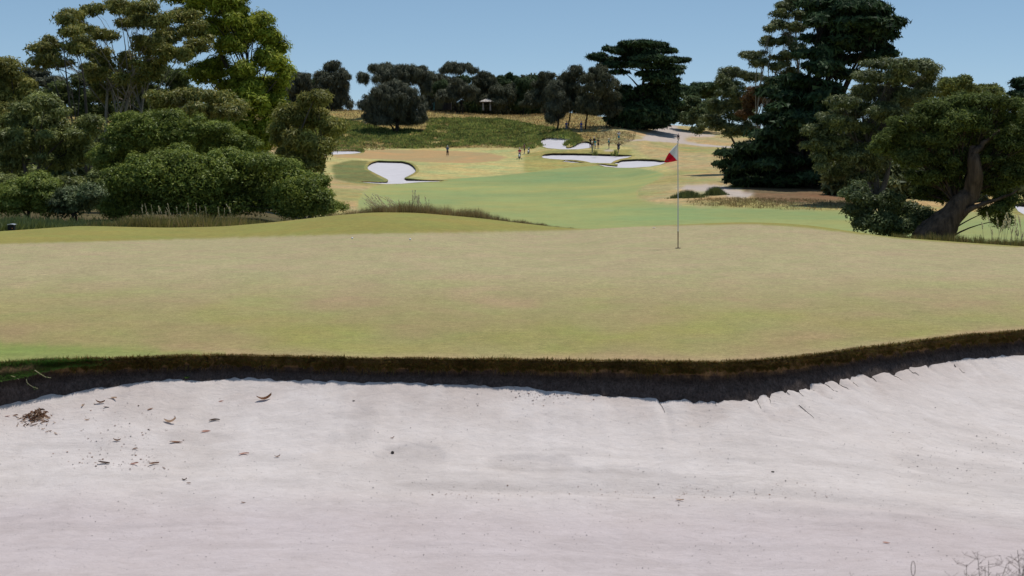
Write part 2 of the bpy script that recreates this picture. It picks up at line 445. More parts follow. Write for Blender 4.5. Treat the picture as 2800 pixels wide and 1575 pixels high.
def z_sand(X, Y):
    X = np.asarray(X, float); Y = np.asarray(Y, float)
    z = z_sand_base(X, Y)
    d = lipY_of_X(X) - Y
    z = z + .030 * fbm(X / 1.6, Y / 1.1, 21, 4) * ss(.1, 1.0, d) + .010 * fbm(X / .35, Y / .28, 22, 3)
    # crumbly foot of the lip
    z = z + .012 * np.abs(vnoise(X / .13, Y * 0 + 3.3, 9)) * np.exp(-((d - .05) / .09) ** 2)
    z = z - .018 * ss(.3, .9, vnoise(X / .10, d * 1.2, 31)) * np.exp(-((d - .35) / .3) ** 2) * ss(0.2, 1.5, X)
    for (a, b, w, dep) in GROOVES:
        ax, ay = a; bx, by = b; L2 = (bx - ax) ** 2 + (by - ay) ** 2 + 1e-9
        near = (np.abs(X - (ax + bx) / 2) < .9) & (np.abs(Y - (ay + by) / 2) < .9)
        if not np.any(near): continue
        t = np.clip(((X - ax) * (bx - ax) + (Y - ay) * (by - ay)) / L2, 0, 1)
        wob = .02 * np.sin(t * 9 + ax * 7)
        dist = np.hypot(X - (ax + t * (bx - ax)) + wob, Y - (ay + t * (by - ay)))
        prof = -np.exp(-(dist / w) ** 2) + .22 * np.exp(-((dist - 1.9 * w) / w) ** 2)
        z = z + dep * prof * (1 - t * .75) * near * ss(-.02, .22, t)
    # shallow scrapes and a rake line along the foot of the face
    yl = 11.62 - .06 * X + .15 * np.sin(X * .8)
    z = z - .02 * np.exp(-((Y - yl) / .10) ** 2) * ss(-2.5, .5, X) + .012 * np.exp(-((Y - yl + .2) / .12) ** 2) * ss(-2.5, .5, X)
    for (cx, cy, R) in ((-.15, 10.25, .9), (2.05, 9.95, .6), (-3.2, 12.0, 1.3)):
        rr = np.hypot(X - cx, (Y - cy) * 1.2)
        m = ss(R, R * .6, rr) * ss(.25 * R, .5 * R, rr) * ss(-.3, .4, (X - cx) + (Y - cy))
        z = z + .0022 * np.sin(rr * 95 + 2 * fbm(X, Y, 61, 2)) * m * (.5 + .5 * vnoise(X / .2, Y / .2, 62))
    for (cx, cy, rx, ry, dep) in ((-.85, 12.15, .33, .22, .018), (.12, 12.05, .42, .16, .016), (.95, 11.95, .35, .10, .010), (4.0, 12.4, .7, .3, .012)):
        rr = np.hypot((X - cx) / rx, (Y - cy) / ry) + .45 * fbm(X / .45, Y / .3, 55, 3)
        z = z - dep * ss(1.15, .85, rr) * ss(cy - ry * 1.6, cy + ry * .4, Y)
    return z

def sand_at(px, py):
    Y = np.linspace(15.5, 7.0, 3400); X = (px - 1400) * Y / F
    ok = Y < lipY_of_X(X) - .02
    r = 400 + F * (EYE - z_sand_base(X, Y)) / Y
    k = np.argmax((r >= py) & ok)
    return np.array([X[k], Y[k], float(z_sand(X[k], Y[k]))])

xs = np.concatenate([np.arange(-26, -5.1, .6), np.arange(-5.0, 6.1, .028), np.arange(6.3, 27, .6)])
ds = np.concatenate([[-.22, -.12, -.06, -.03], np.arange(0, 1.2, .022), np.arange(1.2, 4.0, .034), np.arange(4.0, 9.6, .2)])
XX, DD = np.meshgrid(xs, ds)
Yb = lipY_of_X(XX)
YY = Yb - DD * np.where(DD > 4, (Yb - 4 - 5.0) / (13.2 - 9.0), 1) if False else Yb - DD
YY = np.maximum(YY, 4.6 + (YY - 4.6) * .02)
ZZ = z_sand(XX, YY)
V = np.stack([XX, YY, ZZ], -1).reshape(-1, 3)
nx = len(xs)
i = np.arange(len(ds) - 1)[:, None] * nx + np.arange(nx - 1)[None, :]
Q = np.stack([i, i + nx, i + nx + 1, i + 1], -1).reshape(-1, 4)
# paler sand up the face, darker pinkish sand lower down, and old rake patches
f = ss(11.9, 11.0, YY + .25 * fbm(XX / 2.2, YY / 1.4, 77, 3))
hi = np.array([.66, .637, .64]); lo = np.array([.565, .52, .535])
hi, lo = hi * np.array([1.07, .99, .92]), lo * np.array([1.075, 1.01, .955])
colr = hi * (1 - f[..., None]) + lo * f[..., None]
for (cx, cy, rx, ry, amt) in ((-.85, 12.15, .33, .24, .10), (.12, 12.05, .45, .18, .10), (.95, 11.9, .4, .12, .08), (4.25, 12.3, 1.0, .5, .09), (-2.75, 12.6, .3, .16, .10), (-1.35, 12.7, .16, .4, .07), (0.3, 11.75, 1.9, .22, .06)):
    rr = np.hypot((XX - cx) / rx, (YY - cy) / ry) + .55 * fbm(XX / .45, YY / .3, 55, 4)
    colr = colr * (1 - amt * (ss(1.15, .8, rr) * ss(-.9, .5, (YY - cy) / ry + .8))[..., None] * np.array([1, 1.02, 1.0]))
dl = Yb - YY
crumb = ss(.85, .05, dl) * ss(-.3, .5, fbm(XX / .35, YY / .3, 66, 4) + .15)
st = fbm(XX / 1.3 + YY * .8, YY / .11, 67, 4); st2 = fbm(XX / .5, YY / .16 + XX * .15, 68, 3)
colr = colr * (1 - .075 * ss(.05, .55, st) * ss(.2, 1.2, dl) - .05 * ss(.1, .6, st2))[..., None]
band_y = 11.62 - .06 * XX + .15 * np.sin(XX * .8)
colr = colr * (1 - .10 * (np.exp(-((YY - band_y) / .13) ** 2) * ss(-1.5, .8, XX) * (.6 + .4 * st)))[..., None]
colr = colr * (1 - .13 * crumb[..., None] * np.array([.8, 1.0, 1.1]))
sand = mesh_np('bunker_sand', V, Q, 4, M['sand'], smooth=True, col=colr.reshape(-1, 3))
tag(sand, kind='structure')

# bank of the lip: turf edge over earth darkened to stand for its shadow
npx = 1500
pxs = np.concatenate([np.linspace(-7000, -220, 60), np.linspace(-200, 3000, npx), np.linspace(3040, 9000, 60)])
prof_d = np.array([-.10, -.03, .0, .012, .02, .02, .012, .0, -.01, .01, .055, .13])  # foot juts out to cover the shadowed sand
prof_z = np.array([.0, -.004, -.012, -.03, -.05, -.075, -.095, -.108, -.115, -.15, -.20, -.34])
ld = lip_d(pxs); X0 = (pxs - 1400) / F * ld
dpp = smooth_interp(pxs, DROPX, DROP, 40)
left = ss(230, 20, pxs)
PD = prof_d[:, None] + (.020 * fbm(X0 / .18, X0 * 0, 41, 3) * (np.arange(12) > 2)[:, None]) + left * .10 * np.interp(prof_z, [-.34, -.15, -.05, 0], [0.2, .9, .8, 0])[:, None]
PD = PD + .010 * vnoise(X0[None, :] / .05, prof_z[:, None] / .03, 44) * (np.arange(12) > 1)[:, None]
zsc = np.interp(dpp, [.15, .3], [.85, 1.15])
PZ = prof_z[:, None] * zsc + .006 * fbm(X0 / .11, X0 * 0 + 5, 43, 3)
PY = ld - PD; PX = (pxs - 1400) / F * ld + 0 * PD
V = np.stack([PX, PY, PZ], -1).reshape(-1, 3); n_ = len(pxs)
i = np.arange(11)[:, None] * n_ + np.arange(n_ - 1)[None, :]
Q = np.stack([i, i + n_, i + n_ + 1, i + 1], -1).reshape(-1, 4)
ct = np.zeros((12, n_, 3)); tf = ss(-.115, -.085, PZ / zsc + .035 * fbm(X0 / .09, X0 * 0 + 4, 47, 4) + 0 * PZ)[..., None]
shaded_soil = np.array([.050, .036, .029]); turf = np.array([.16, .10, .05])
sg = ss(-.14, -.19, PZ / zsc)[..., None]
ct[:] = turf * tf + (1 - tf) * (shaded_soil * (1 - sg) + np.array([.075, .060, .054]) * sg)
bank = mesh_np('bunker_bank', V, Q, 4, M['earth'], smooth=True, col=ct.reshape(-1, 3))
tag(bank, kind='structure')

# ------------------------------------------------------------------ ground sheet from the lip to the horizon, cut into zones
cols = np.concatenate([np.linspace(-8000, -160, 56), np.arange(-100, 2905, 5.0), np.linspace(2960, 9500, 50)])
tA = np.concatenate([np.linspace(0, 1, 80)])
tB = np.linspace(0, 1, 14)[1:]
YC = np.concatenate([np.arange(50, 100, 4), np.arange(100, 180, 2.5), np.arange(180, 278, .75), np.arange(278, 352, 2.2), np.arange(352, 438, 6), [450, 520, 700, 1200, 2500]])[1:]
ldc = lip_d(cols); cdc, czc = crest(cols)
RA = ldc + (cdc - ldc) * (tA[:, None] ** 1.25)
RB = cdc + (50 - cdc) * tB[:, None]
RC = YC[:, None] + 0 * cols
YR = np.concatenate([RA, RB, RC]); PXG = np.broadcast_to(cols, YR.shape).copy()
nA, nB, nC = len(tA), len(tB), len(YC)
YR = YR.copy()

Z2 = lambda l: [(700 + x / 3.623, 120 + y / 3.623) for x, y in l]
Z3 = lambda l: [(1350 + x / 3.293, 80 + y / 3.293) for x, y in l]
BUNK = [
 (Z2([(1100,1225),(1108,1202),(1125,1185),(1150,1170),(1200,1157),(1300,1160),(1450,1163),(1520,1180),(1560,1205),(1585,1240),(1587,1262),(1560,1285),(1510,1310),(1470,1330),(1520,1335),(1600,1343),(1700,1349),(1820,1352),(1880,1354),(1800,1363),(1600,1372),(1450,1386),(1300,1389),(1150,1381),(1000,1363),(1080,1362),(1200,1366),(1290,1365),(1310,1352),(1290,1338),(1230,1308),(1150,1268),(1105,1243)]), .30),
 (Z2([(640,1040),(700,1042),(800,1045),(900,1047),(990,1048),(1055,1068),(1040,1080),(950,1090),(800,1096),(640,1098)]), .30),
 (Z3([(400,1020),(430,985),(500,962),(600,952),(700,952),(755,968),(768,988),(720,1012),(672,1030),(652,1045),(658,1065),(690,1062),(740,1032),(780,1010),(830,1006),(870,1015),(893,1040),(870,1068),(760,1081),(600,1081),(480,1071),(410,1045)]), .30),
 (Z3([(425,1145),(450,1125),(520,1116),(700,1116),(900,1120),(1100,1126),(1255,1136),(1215,1155),(1150,1166),(1095,1182),(1072,1197),(1060,1207),(960,1205),(850,1202),(760,1187),(620,1174),(500,1167),(440,1158)]), .34),
 (Z3([(1076,1209),(1095,1198),(1150,1176),(1300,1168),(1450,1172),(1545,1186),(1562,1197),(1500,1220),(1400,1238),(1250,1248),(1130,1248),(1000,1237),(915,1212),(1000,1215),(1085,1226),(1112,1228),(1118,1215)]), .30),
 (Z3([(608,1188),(650,1177),(730,1180),(800,1190),(850,1202),(780,1203),(700,1201)]), .2),
 ([(2770, 560), (2790, 552), (2830, 550), (2880, 560), (2870, 585), (2800, 588), (2782, 578)], .4),
]
def resample(poly, step=2.0):
    out = []; n = len(poly)
    for k in range(n):
        a = np.array(poly[k]); b = np.array(poly[(k + 1) % n]); m = max(1, int(np.hypot(*(b - a)) / step))
        for j in range(m): out.append(a + (b - a) * j / m)
    out = np.array(out)
    ker = np.array([1, 2, 3, 2, 1.]); ker /= ker.sum()
    return np.stack([np.convolve(np.concatenate([out[-2:, c], out[:, c], out[:2, c]]), ker, 'valid') for c in (0, 1)], -1)
def inpoly(px, py, poly):
    x = np.asarray(px, float); y = np.asarray(py, float); r = np.zeros(x.shape, bool)
    P = np.asarray(poly); b = (x > P[:, 0].min()) & (x < P[:, 0].max()) & (y > P[:, 1].min()) & (y < P[:, 1].max())
    xb, yb = x[b], y[b]; rb = np.zeros(xb.shape, bool); n = len(P)
    for k in range(n):
        x1, y1 = P[k]; x2, y2 = P[(k + 1) % n]
        if y1 == y2: continue
        c = ((y1 > yb) != (y2 > yb)) & (xb < (x2 - x1) * (yb - y1) / (y2 - y1) + x1)
        rb ^= c
    r[b] = rb
    return r
def y_of_row(px, py, y0=90., y1=330.):
    """ground distance seen at a photo position (flattened along each column)"""
    Y = np.arange(y0, y1, .25)
    out = np.zeros(len(px))
    for k in range(len(px)):
        r = proj(px[k], Y, z_ground(px[k], Y)); r = np.minimum.accumulate(r)
        out[k] = np.interp(-py[k], -r, Y)
    return out
FAIR = [(x * D2N, y * D2N) for x, y in [(900, 640), (905, 560), (900, 510), (915, 480), (945, 466), (1000, 462), (1130, 450), (1230, 444), (1330, 434), (1420, 422), (1500, 416), (1580, 419), (1660, 432), (1672, 440), (1655, 452), (1625, 465), (1603, 480), (1605, 497), (1640, 508), (1720, 517), (1850, 523), (2000, 527), (2130, 530), (2300, 533), (2576, 538), (2900, 542), (2900, 680), (900, 680)]]
FGREEN = [(905,422),(960,411),(1050,409),(1150,410.5),(1250,412.5),(1330,417.5),(1388,429),(1365,439),(1290,446),(1200,444.5),(1100,439),(1000,434),(920,431)]
PATHP = Z3([(1330,990),(1390,930),(1460,892),(1540,868),(1640,868),(1662,890),(1700,920),(1850,945),(2000,955),(2000,965),(1780,968),(1725,985),(1735,1005),(1850,1030),(2000,1045),(2200,1058),(2200,1072),(1900,1056),(1750,1038),(1650,1026),(1500,1012),(1350,1004),(1200,1010),(1180,1000)])
DIRT = [(1850, 516), (1880, 506), (1930, 503), (1975, 509), (2020, 520), (2060, 530), (2040, 541), (1990, 537), (1955, 522), (1900, 522)]
DIRT2 = Z3([(990,1092),(1010,1084),(1060,1085),(1085,1094),(1050,1101),(1010,1099)])
# pull grid points onto the zone outlines so that edges are crisp
outl = []
def snap(poly, y0=90., y1=330., step=2.0):
    P = resample(poly, step); Y = y_of_row(P[:, 0], P[:, 1], y0, y1)
    ci = np.clip(np.round((P[:, 0] + 100) / 5.0).astype(int), 0, 600) + 56
    for k in range(len(P)):
        if not (-100 < P[k, 0] < 2900): continue
        col = ci[k]; rc = YR[nA + nB:, col]; r = int(np.argmin(np.abs(rc - Y[k])))
        if 0 < r < len(rc) - 1 and abs(rc[r] - Y[k]) < .7 * (rc[r + 1] - rc[r - 1]):
            YR[nA + nB + r, col] = Y[k]; PXG[nA + nB + r, col] = P[k, 0]
    return P, Y
BO = [snap(p, 90, 300, 1.5) + (d,) for p, d in BUNK]
for p in (FGREEN, PATHP, DIRT): snap(p, 90, 330, 2)
YR[nA + nB:] = np.sort(YR[nA + nB:], axis=0)
XG = (PXG - 1400) / F * YR; ZG = z_ground(PXG, YR)
ROW = proj(PXG, YR, ZG)
# colours of the turf itself
def zone_at(px, row, Y):
    z = np.full(px.shape, 4)                                  # rough
    cdl, _ = crest(px); lipd_ = lip_d(px)
    z[(Y > 272) & (px < 1640)] = 5                            # hill
    z[(Y > 262) & (px < 1640) & (px > 1440)] = 5
    z[(Y > 330)] = 5
    z[inpoly(px, row, FAIR) & (Y > 50)] = 3
    z[inpoly(px, row, FGREEN) & (Y > 200)] = 2
    z[(inpoly(px, row, PATHP) & (Y > 230)) | (inpoly(px, row, DIRT) & (Y > 100)) | (inpoly(px, row, DIRT2) & (Y > 200))] = 6
    z[Y < 50] = 1
    bx = np.array([-9000, 0, 540, 980, 1300, 1520, 1610, 1720, 2050, 2200, 2350, 2470, 2800, 9000]) * 1.
    by = np.array([671, 667, 653, 640, 635, 630, 627, 619, 613, 622, 640, 655, 676, 900]) * 1.
    g = (row > smooth_interp(px, bx, by, 30) + 0 * row) & (Y < cdl + .01)
    # mown collar in the near left corner
    col_ = (px < 620) & (row > 938 + px * .045)
    z[g & ~col_] = 0
    return z
zv = zone_at(PXG, ROW, YR)
Zcol = np.array([lin((170, 156, 118)), lin((146, 138, 74)), lin((182, 150, 104)), lin((154, 158, 98)), lin((176, 156, 112)), lin((164, 142, 90)), lin((190, 176, 164))])
tint = Zcol[zv]
# near green: straw-pink far off, yellow-green with bleached patches nearer
nearf = ss(24, 14.5, YR)[..., None]; g0 = (zv == 0)[..., None]
mot = fbm(XG / 1.1, YR / 1.5, 91, 4)[..., None]; mot2 = fbm(XG / .5, YR / .9, 93, 3)[..., None]
nearc = np.where(mot > 0, lin((150, 145, 80)) * mot.clip(0, 1) * 1.7 + lin((152, 141, 92)) * (1 - mot.clip(0, 1) * 1.7), lin((158, 136, 98)) * (-mot).clip(0, 1) * 1.8 + lin((152, 141, 92)) * (1 - (-mot).clip(0, 1) * 1.8))
green_c = Zcol[0] * (1 - nearf) + nearc * nearf
green_c = green_c * (1 + .07 * mot2) * (1 + .05 * fbm(XG / .22, YR / .4, 98, 3)[..., None])
rim = ss(.6, .05, YR - lip_d(PXG))[..., None]
rimc = lin((176, 148, 114))
green_c = green_c * (1 - rim * .75) + rimc * rim * .75
tint = np.where(g0, green_c, tint)
a0 = (zv == 1)[..., None]
lc = ss(700, 100, PXG)[..., None]
nearap = (YR < 20)[..., None]
apc = np.where(nearap, lin((132, 140, 76)) * (1 - rim * .5) + lin((160, 148, 100)) * rim * .5, Zcol[1] * (1 + .10 * mot) )
tint = np.where(a0, apc, tint)
app = inpoly(PXG, ROW, [(900, 400), (1380, 398), (1720, 400), (1850, 470), (1760, 478), (1600, 448), (1500, 462), (1380, 480), (1150, 492), (1130, 500), (880, 480)]) & (zv == 4) & (YR > 150)
tint = np.where(app[..., None], lin((184, 172, 118)) * (1 + .12 * fbm(XG / 6, YR / 14, 94, 3)[..., None]), tint)
m6 = fbm(XG / 9, YR / 11, 95, 4)[..., None]
tint = np.where((zv == 4)[..., None] & ~app[..., None], tint * (1 - .28 * m6 * np.array([.6, .25, 1.0])) * np.where(m6 > .12, np.array([.88, .97, .85]), 1.0), tint)
m7 = fbm(XG / 16, YR / 26, 96, 4)[..., None]
tint = np.where((zv == 3)[..., None], tint * (1 + .27 * m7 * np.array([1.35, .6, .15])) * (1 + .10 * fbm(XG / 5, YR / 6, 97, 4)[..., None]), tint)
fz = ((zv == 3) & (PXG < 1100))[..., None] * ss(1100, 960, PXG)[..., None]
tint = tint * (1 - fz * .5) + lin((165, 160, 100)) * fz * .5
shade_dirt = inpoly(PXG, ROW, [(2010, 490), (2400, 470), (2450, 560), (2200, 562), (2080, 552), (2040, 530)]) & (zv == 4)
tint = np.where(shade_dirt[..., None], lin((124, 100, 76)) * (1 + .25 * m6), tint)  # litter brown, darkened further for the shade under the cypress
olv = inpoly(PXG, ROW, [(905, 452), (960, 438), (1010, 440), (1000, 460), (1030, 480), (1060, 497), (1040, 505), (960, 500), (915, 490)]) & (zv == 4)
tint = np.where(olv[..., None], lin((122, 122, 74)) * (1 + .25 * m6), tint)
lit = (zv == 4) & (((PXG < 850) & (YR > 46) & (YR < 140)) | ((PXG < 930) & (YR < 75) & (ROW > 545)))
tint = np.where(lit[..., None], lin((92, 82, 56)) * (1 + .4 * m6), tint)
col2 = (zv == 4) & (YR > 175) & (YR < 255) & (PXG > 1430) & (PXG < 1730) & (ROW > 410) & (ROW < 470)
tint = np.where(col2[..., None], lin((160, 150, 92)) * (1 + .2 * m6), tint)
for _ in range(2):
    tb = tint.copy(); tb[1:-1, 1:-1] = (tint[1:-1, 1:-1] * 2 + tint[:-2, 1:-1] + tint[2:, 1:-1] + tint[1:-1, :-2] + tint[1:-1, 2:]) / 6
    tint = tb
ncol = len(cols)
i = np.arange(YR.shape[0] - 1)[:, None] * ncol + np.arange(ncol - 1)[None, :]
QA = np.stack([i, i + 1, i + ncol + 1, i + ncol], -1)
pc = lambda A: (A[:-1, :-1] + A[1:, :-1] + A[:-1, 1:] + A[1:, 1:]) / 4
fpx, frow, fY = pc(PXG), pc(ROW), pc(YR)
zf_ = zone_at(fpx, frow, fY)
bid = np.full(fpx.shape, -1)
for k, (P, Yp, d) in enumerate(BO): bid[inpoly(fpx, frow, P) & (fY > 90) & (fY < 300)] = k
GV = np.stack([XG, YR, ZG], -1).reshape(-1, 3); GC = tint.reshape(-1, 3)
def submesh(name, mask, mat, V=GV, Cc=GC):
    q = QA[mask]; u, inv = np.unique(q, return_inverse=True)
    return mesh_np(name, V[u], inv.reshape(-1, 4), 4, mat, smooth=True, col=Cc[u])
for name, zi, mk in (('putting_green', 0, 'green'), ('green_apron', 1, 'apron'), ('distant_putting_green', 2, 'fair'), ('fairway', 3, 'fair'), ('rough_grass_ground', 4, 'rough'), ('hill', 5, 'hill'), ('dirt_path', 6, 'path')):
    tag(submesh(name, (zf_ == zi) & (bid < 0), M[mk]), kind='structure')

# near bank on which the photographer stands
xs2 = np.arange(-60, 61, 1.5); ys2 = np.concatenate([np.arange(-80, 0, 4), np.arange(0, 6.2, .4)])
X2, Y2 = np.meshgrid(xs2, ys2); Zb = np.where(Y2 < 4.4, .38, .38 - .10 * (Y2 - 4.4)) + .03 * fbm(X2, Y2, 4)
Zb = Zb - np.where(Y2 > 5.2, .5, 0)
V = np.stack([X2, Y2, Zb], -1).reshape(-1, 3)
i = np.arange(len(ys2) - 1)[:, None] * len(xs2) + np.arange(len(xs2) - 1)[None, :]
Q = np.stack([i, i + 1, i + len(xs2) + 1, i + len(xs2)], -1).reshape(-1, 4)
tag(mesh_np('near_bank', V, Q, 4, M['rough'], smooth=True, col=np.tile(lin((140, 134, 80)), (len(V), 1))), kind='structure')

# far bunkers: lowered sand and a cut bank under a rolled turf edge
M['cut'] = mat_plain('bunker_cut_bank', (.035, .028, .022), .95, .05, var=.5, scale=3)
M['roll'] = mat_leaf('bunker_turf_roll', [lin((92, 88, 40)), lin((120, 112, 60)), lin((78, 80, 34))], .1, .02)
for k, (P, Yp, D) in enumerate(BO):
    cellm = bid == k
    if not cellm.any(): continue
    grow = cellm.copy(); grow[1:] |= cellm[:-1]; grow[:-1] |= cellm[1:]; grow[:, 1:] |= cellm[:, :-1]; grow[:, :-1] |= cellm[:, 1:]
    # interval of the outline in each column gives the depth: none at the near edge, most under the far bank
    pxl = P[:, 0]
    def interval(px, row):
        hits = []
        for a in range(len(P)):
            x1, y1 = P[a]; x2, y2 = P[(a + 1) % len(P)]
            if (x1 <= px) != (x2 <= px): hits.append(y1 + (y2 - y1) * (px - x1) / (x2 - x1))
        hits.sort()
        best = None
        for a in range(0, len(hits) - 1, 2):
            c = 0 if hits[a] - .5 <= row <= hits[a + 1] + .5 else min(abs(row - hits[a]), abs(row - hits[a + 1]))
            if best is None or c < best[0]: best = (c, hits[a], hits[a + 1])
        return best
    spm = F / float(Yp.mean())
    q = QA[grow]; u, inv = np.unique(q, return_inverse=True)
    Vv = GV[u].copy(); pu = PXG.reshape(-1)[u]; ru = ROW.reshape(-1)[u]
    def dropf(px, row):
        b = interval(px, row)
        if b is None: return .04
        _, t0, t1 = b; h = max(t1 - t0, .3)
        return .03 + min(D, .42 * h / spm) * np.clip((t1 - row) / h, 0, 1.15) ** .6
    Vv[:, 2] -= np.array([dropf(a, b) for a, b in zip(pu, ru)])
    so_ = mesh_np('far_bunker_sand', Vv, inv.reshape(-1, 4), 4, M['farsand'], smooth=True, col=np.tile(np.array([.62, .585, .60]), (len(Vv), 1)))
    tag(so_, kind='structure')
    # cut bank and turf roll along the outline
    n = len(P); Xp = (P[:, 0] - 1400) / F * Yp; zt = z_ground(P[:, 0], Yp)
    dr = np.array([dropf(P[a, 0], P[a, 1]) for a in range(n)])
    cen = np.array([Xp.mean(), Yp.mean()])
    tx = np.roll(Xp, -1) - np.roll(Xp, 1); ty = np.roll(Yp, -1) - np.roll(Yp, 1); L = np.hypot(tx, ty) + 1e-6
    area = 0.5 * np.sum(Xp * np.roll(Yp, -1) - np.roll(Xp, -1) * Yp); sgn = 1 if area > 0 else -1
    nxn, nyn = sgn * ty / L, -sgn * tx / L                     # outward
    rings = [(.45, .0), (.2, .05), (.03, .045), (-.06, .0), (-.05, -.06), (.02, -.12)]
    hgt = np.clip(dr / .25, 0.12, 1)
    VV = []
    for (o_, h_) in rings: VV.append(np.stack([Xp + nxn * o_, Yp + nyn * o_, z_ground(1400 + (Xp + nxn * o_) * F / (Yp + nyn * o_), Yp + nyn * o_) + h_ * hgt + (.004 if o_ > .4 else .01)], -1))
    VV.append(np.stack([Xp + nxn * .05, Yp + nyn * .05, zt - dr - .12], -1))
    VV = np.concatenate(VV); idx = []
    a = np.arange(n); b = (a + 1) % n
    roll_q = np.concatenate([np.stack([r * n + a, r * n + b, (r + 1) * n + b, (r + 1) * n + a], -1) for r in range(4)])
    cut_q = np.concatenate([np.stack([r * n + a, r * n + b, (r + 1) * n + b, (r + 1) * n + a], -1) for r in (4, 5)])
    rc = np.tile(lin((150, 140, 84)), (len(VV), 1)) * (1 + .2 * vnoise(VV[:, 0], VV[:, 1], 8))[:, None]
    tag(mesh_np('far_bunker_turf_edge', VV, roll_q, 4, M['rough'], smooth=True, col=rc), kind='structure')
    tag(mesh_np('far_bunker_cut_bank', VV, cut_q, 4, M['cut'], smooth=True), kind='structure')
print('terrain', round(time.time() - T0, 1))

# ------------------------------------------------------------------ foliage
def cz2(l): return l
CONV = {1: (0, 0, 2.196), 2: (700, 120, 3.623), 3: (1350, 80, 3.293), 4: (1850, 0, 2.131)}
def cv(zone, lobes):
    ox, oy, s = CONV[zone]
    return [(ox + l[0] / s, oy + l[1] / s, l[2] / s, l[3] / s) for l in lobes]

def unit(n):
    v = RS.normal(size=(n, 3)); return v / np.linalg.norm(v, axis=1)[:, None]

def leaves(c, nrm, d, L, Wd, quad=False):
    """one small blade per centre: nrm face normal, d length direction"""
    s = np.cross(nrm, d); s /= np.linalg.norm(s, axis=1)[:, None] + 1e-9
    L = L[:, None]; Wd = Wd[:, None]; n = len(c)
    if quad:
        V = np.stack([c - d * L * .5, c + s * Wd * .5 - d * L * .05, c + d * L * .5, c - s * Wd * .5 - d * L * .05], 1)
        return V.reshape(-1, 3), np.arange(n * 4).reshape(-1, 4)
    V = np.stack([c - s * Wd * .5 - d * L * .35, c + s * Wd * .5 - d * L * .35, c + d * L * .65], 1)
    return V.reshape(-1, 3), np.arange(n * 3).reshape(-1, 3)

STY = {
 # sub: clump radius (m), flat: clump height ratio, dens: leaves per m2 of clump section, L/W leaf size, rnd: disorder, droop
 'gum':    dict(inner=.55, sub=.55, flat=.66, fill=2.0, n=210, L=.22, W=.07, rnd=.5, droop=.35, low=.35),
 'bright': dict(inner=1.2, sub=.7, flat=.85, fill=2.2, n=420, L=.20, W=.085, rnd=.36, droop=.1, low=.2),
 'shrub':  dict(sat=1, il=1.5, inner=1.0, sub=.34, flat=.85, fill=3.0, n=330, L=.10, W=.036, rnd=.36, droop=-.35, low=.1),
 'casu':   dict(inner=1.1, sub=.85, flat=1.0, fill=2.6, n=240, L=.55, W=.075, rnd=.45, droop=.9, low=.4),
 'cyp':    dict(sat=2, inner=.9, sub=1.1, flat=.28, fill=1.8, n=380, L=.42, W=.16, rnd=.4, droop=-.05, low=.25),
 'dense':  dict(inner=1.8, sub=.8, flat=.8, fill=2.4, n=280, L=.34, W=.15, rnd=.6, droop=.1, low=.3),
 'tea':    dict(il=1.6, inner=1.0, sub=.22, flat=.8, fill=2.3, n=150, L=.10, W=.036, rnd=.5, droop=.15, low=.3),
 'small':  dict(il=1.6, inner=1.2, sub=.22, flat=.9, fill=2.4, n=150, L=.085, W=.042, rnd=.5, droop=0.0, low=.2),
}

def crown_points(lobes, Y, sty, depth=1.0, front=1.0):
    """fills each lobe (photo px, at distance Y) with clumps"""
    sub, flat = sty['sub'], sty['flat']
    out = []; cents = []
    xa = min(l[0] - l[2] * .5 for l in lobes); xb = max(l[0] + l[2] * .5 for l in lobes); cx_, hw_ = (xa + xb) / 2, (xb - xa) / 2
    for (x, y, rx, ry) in lobes:
        e_ = math.sqrt(max(0.0, 1 - ((x - cx_) / (hw_ + 1)) ** 2))
        dy = RS.uniform(-front, 1) * e_ * hw_ * Y / F * .75 * depth
        k = (Y + dy) / F; rxm, rym = rx * k, ry * k
        c = np.array([(x - 1400) * k, Y + dy, EYE - (y - 400) * k])
        cents.append((c, rxm, rym))
        rr = np.array([max(rxm - sub * .6, sub * .3), max(rxm * .9 * depth - sub * .5, sub * .3), max(rym - sub * flat * .8, sub * flat * .25)])
        vol = 4 / 3 * math.pi * rxm * rxm * .9 * depth * rym
        area = math.pi * (rxm * rym + rxm * rxm * depth * .5)
        nn = int(max(3, sty['fill'] * (area / (math.pi * sub * sub * flat)) * 1.15))
        u = unit(nn) * (RS.rand(nn, 1) ** .28)
        # fewer clumps at the hidden back
        u[:, 1] = np.where((u[:, 1] > .35) & (RS.rand(nn) < .45), -u[:, 1], u[:, 1])
        p = c + u * rr
        r = sub * (.6 + .7 * RS.rand(nn))
        out.append(np.column_stack([p, r]))
    return np.concatenate(out), cents

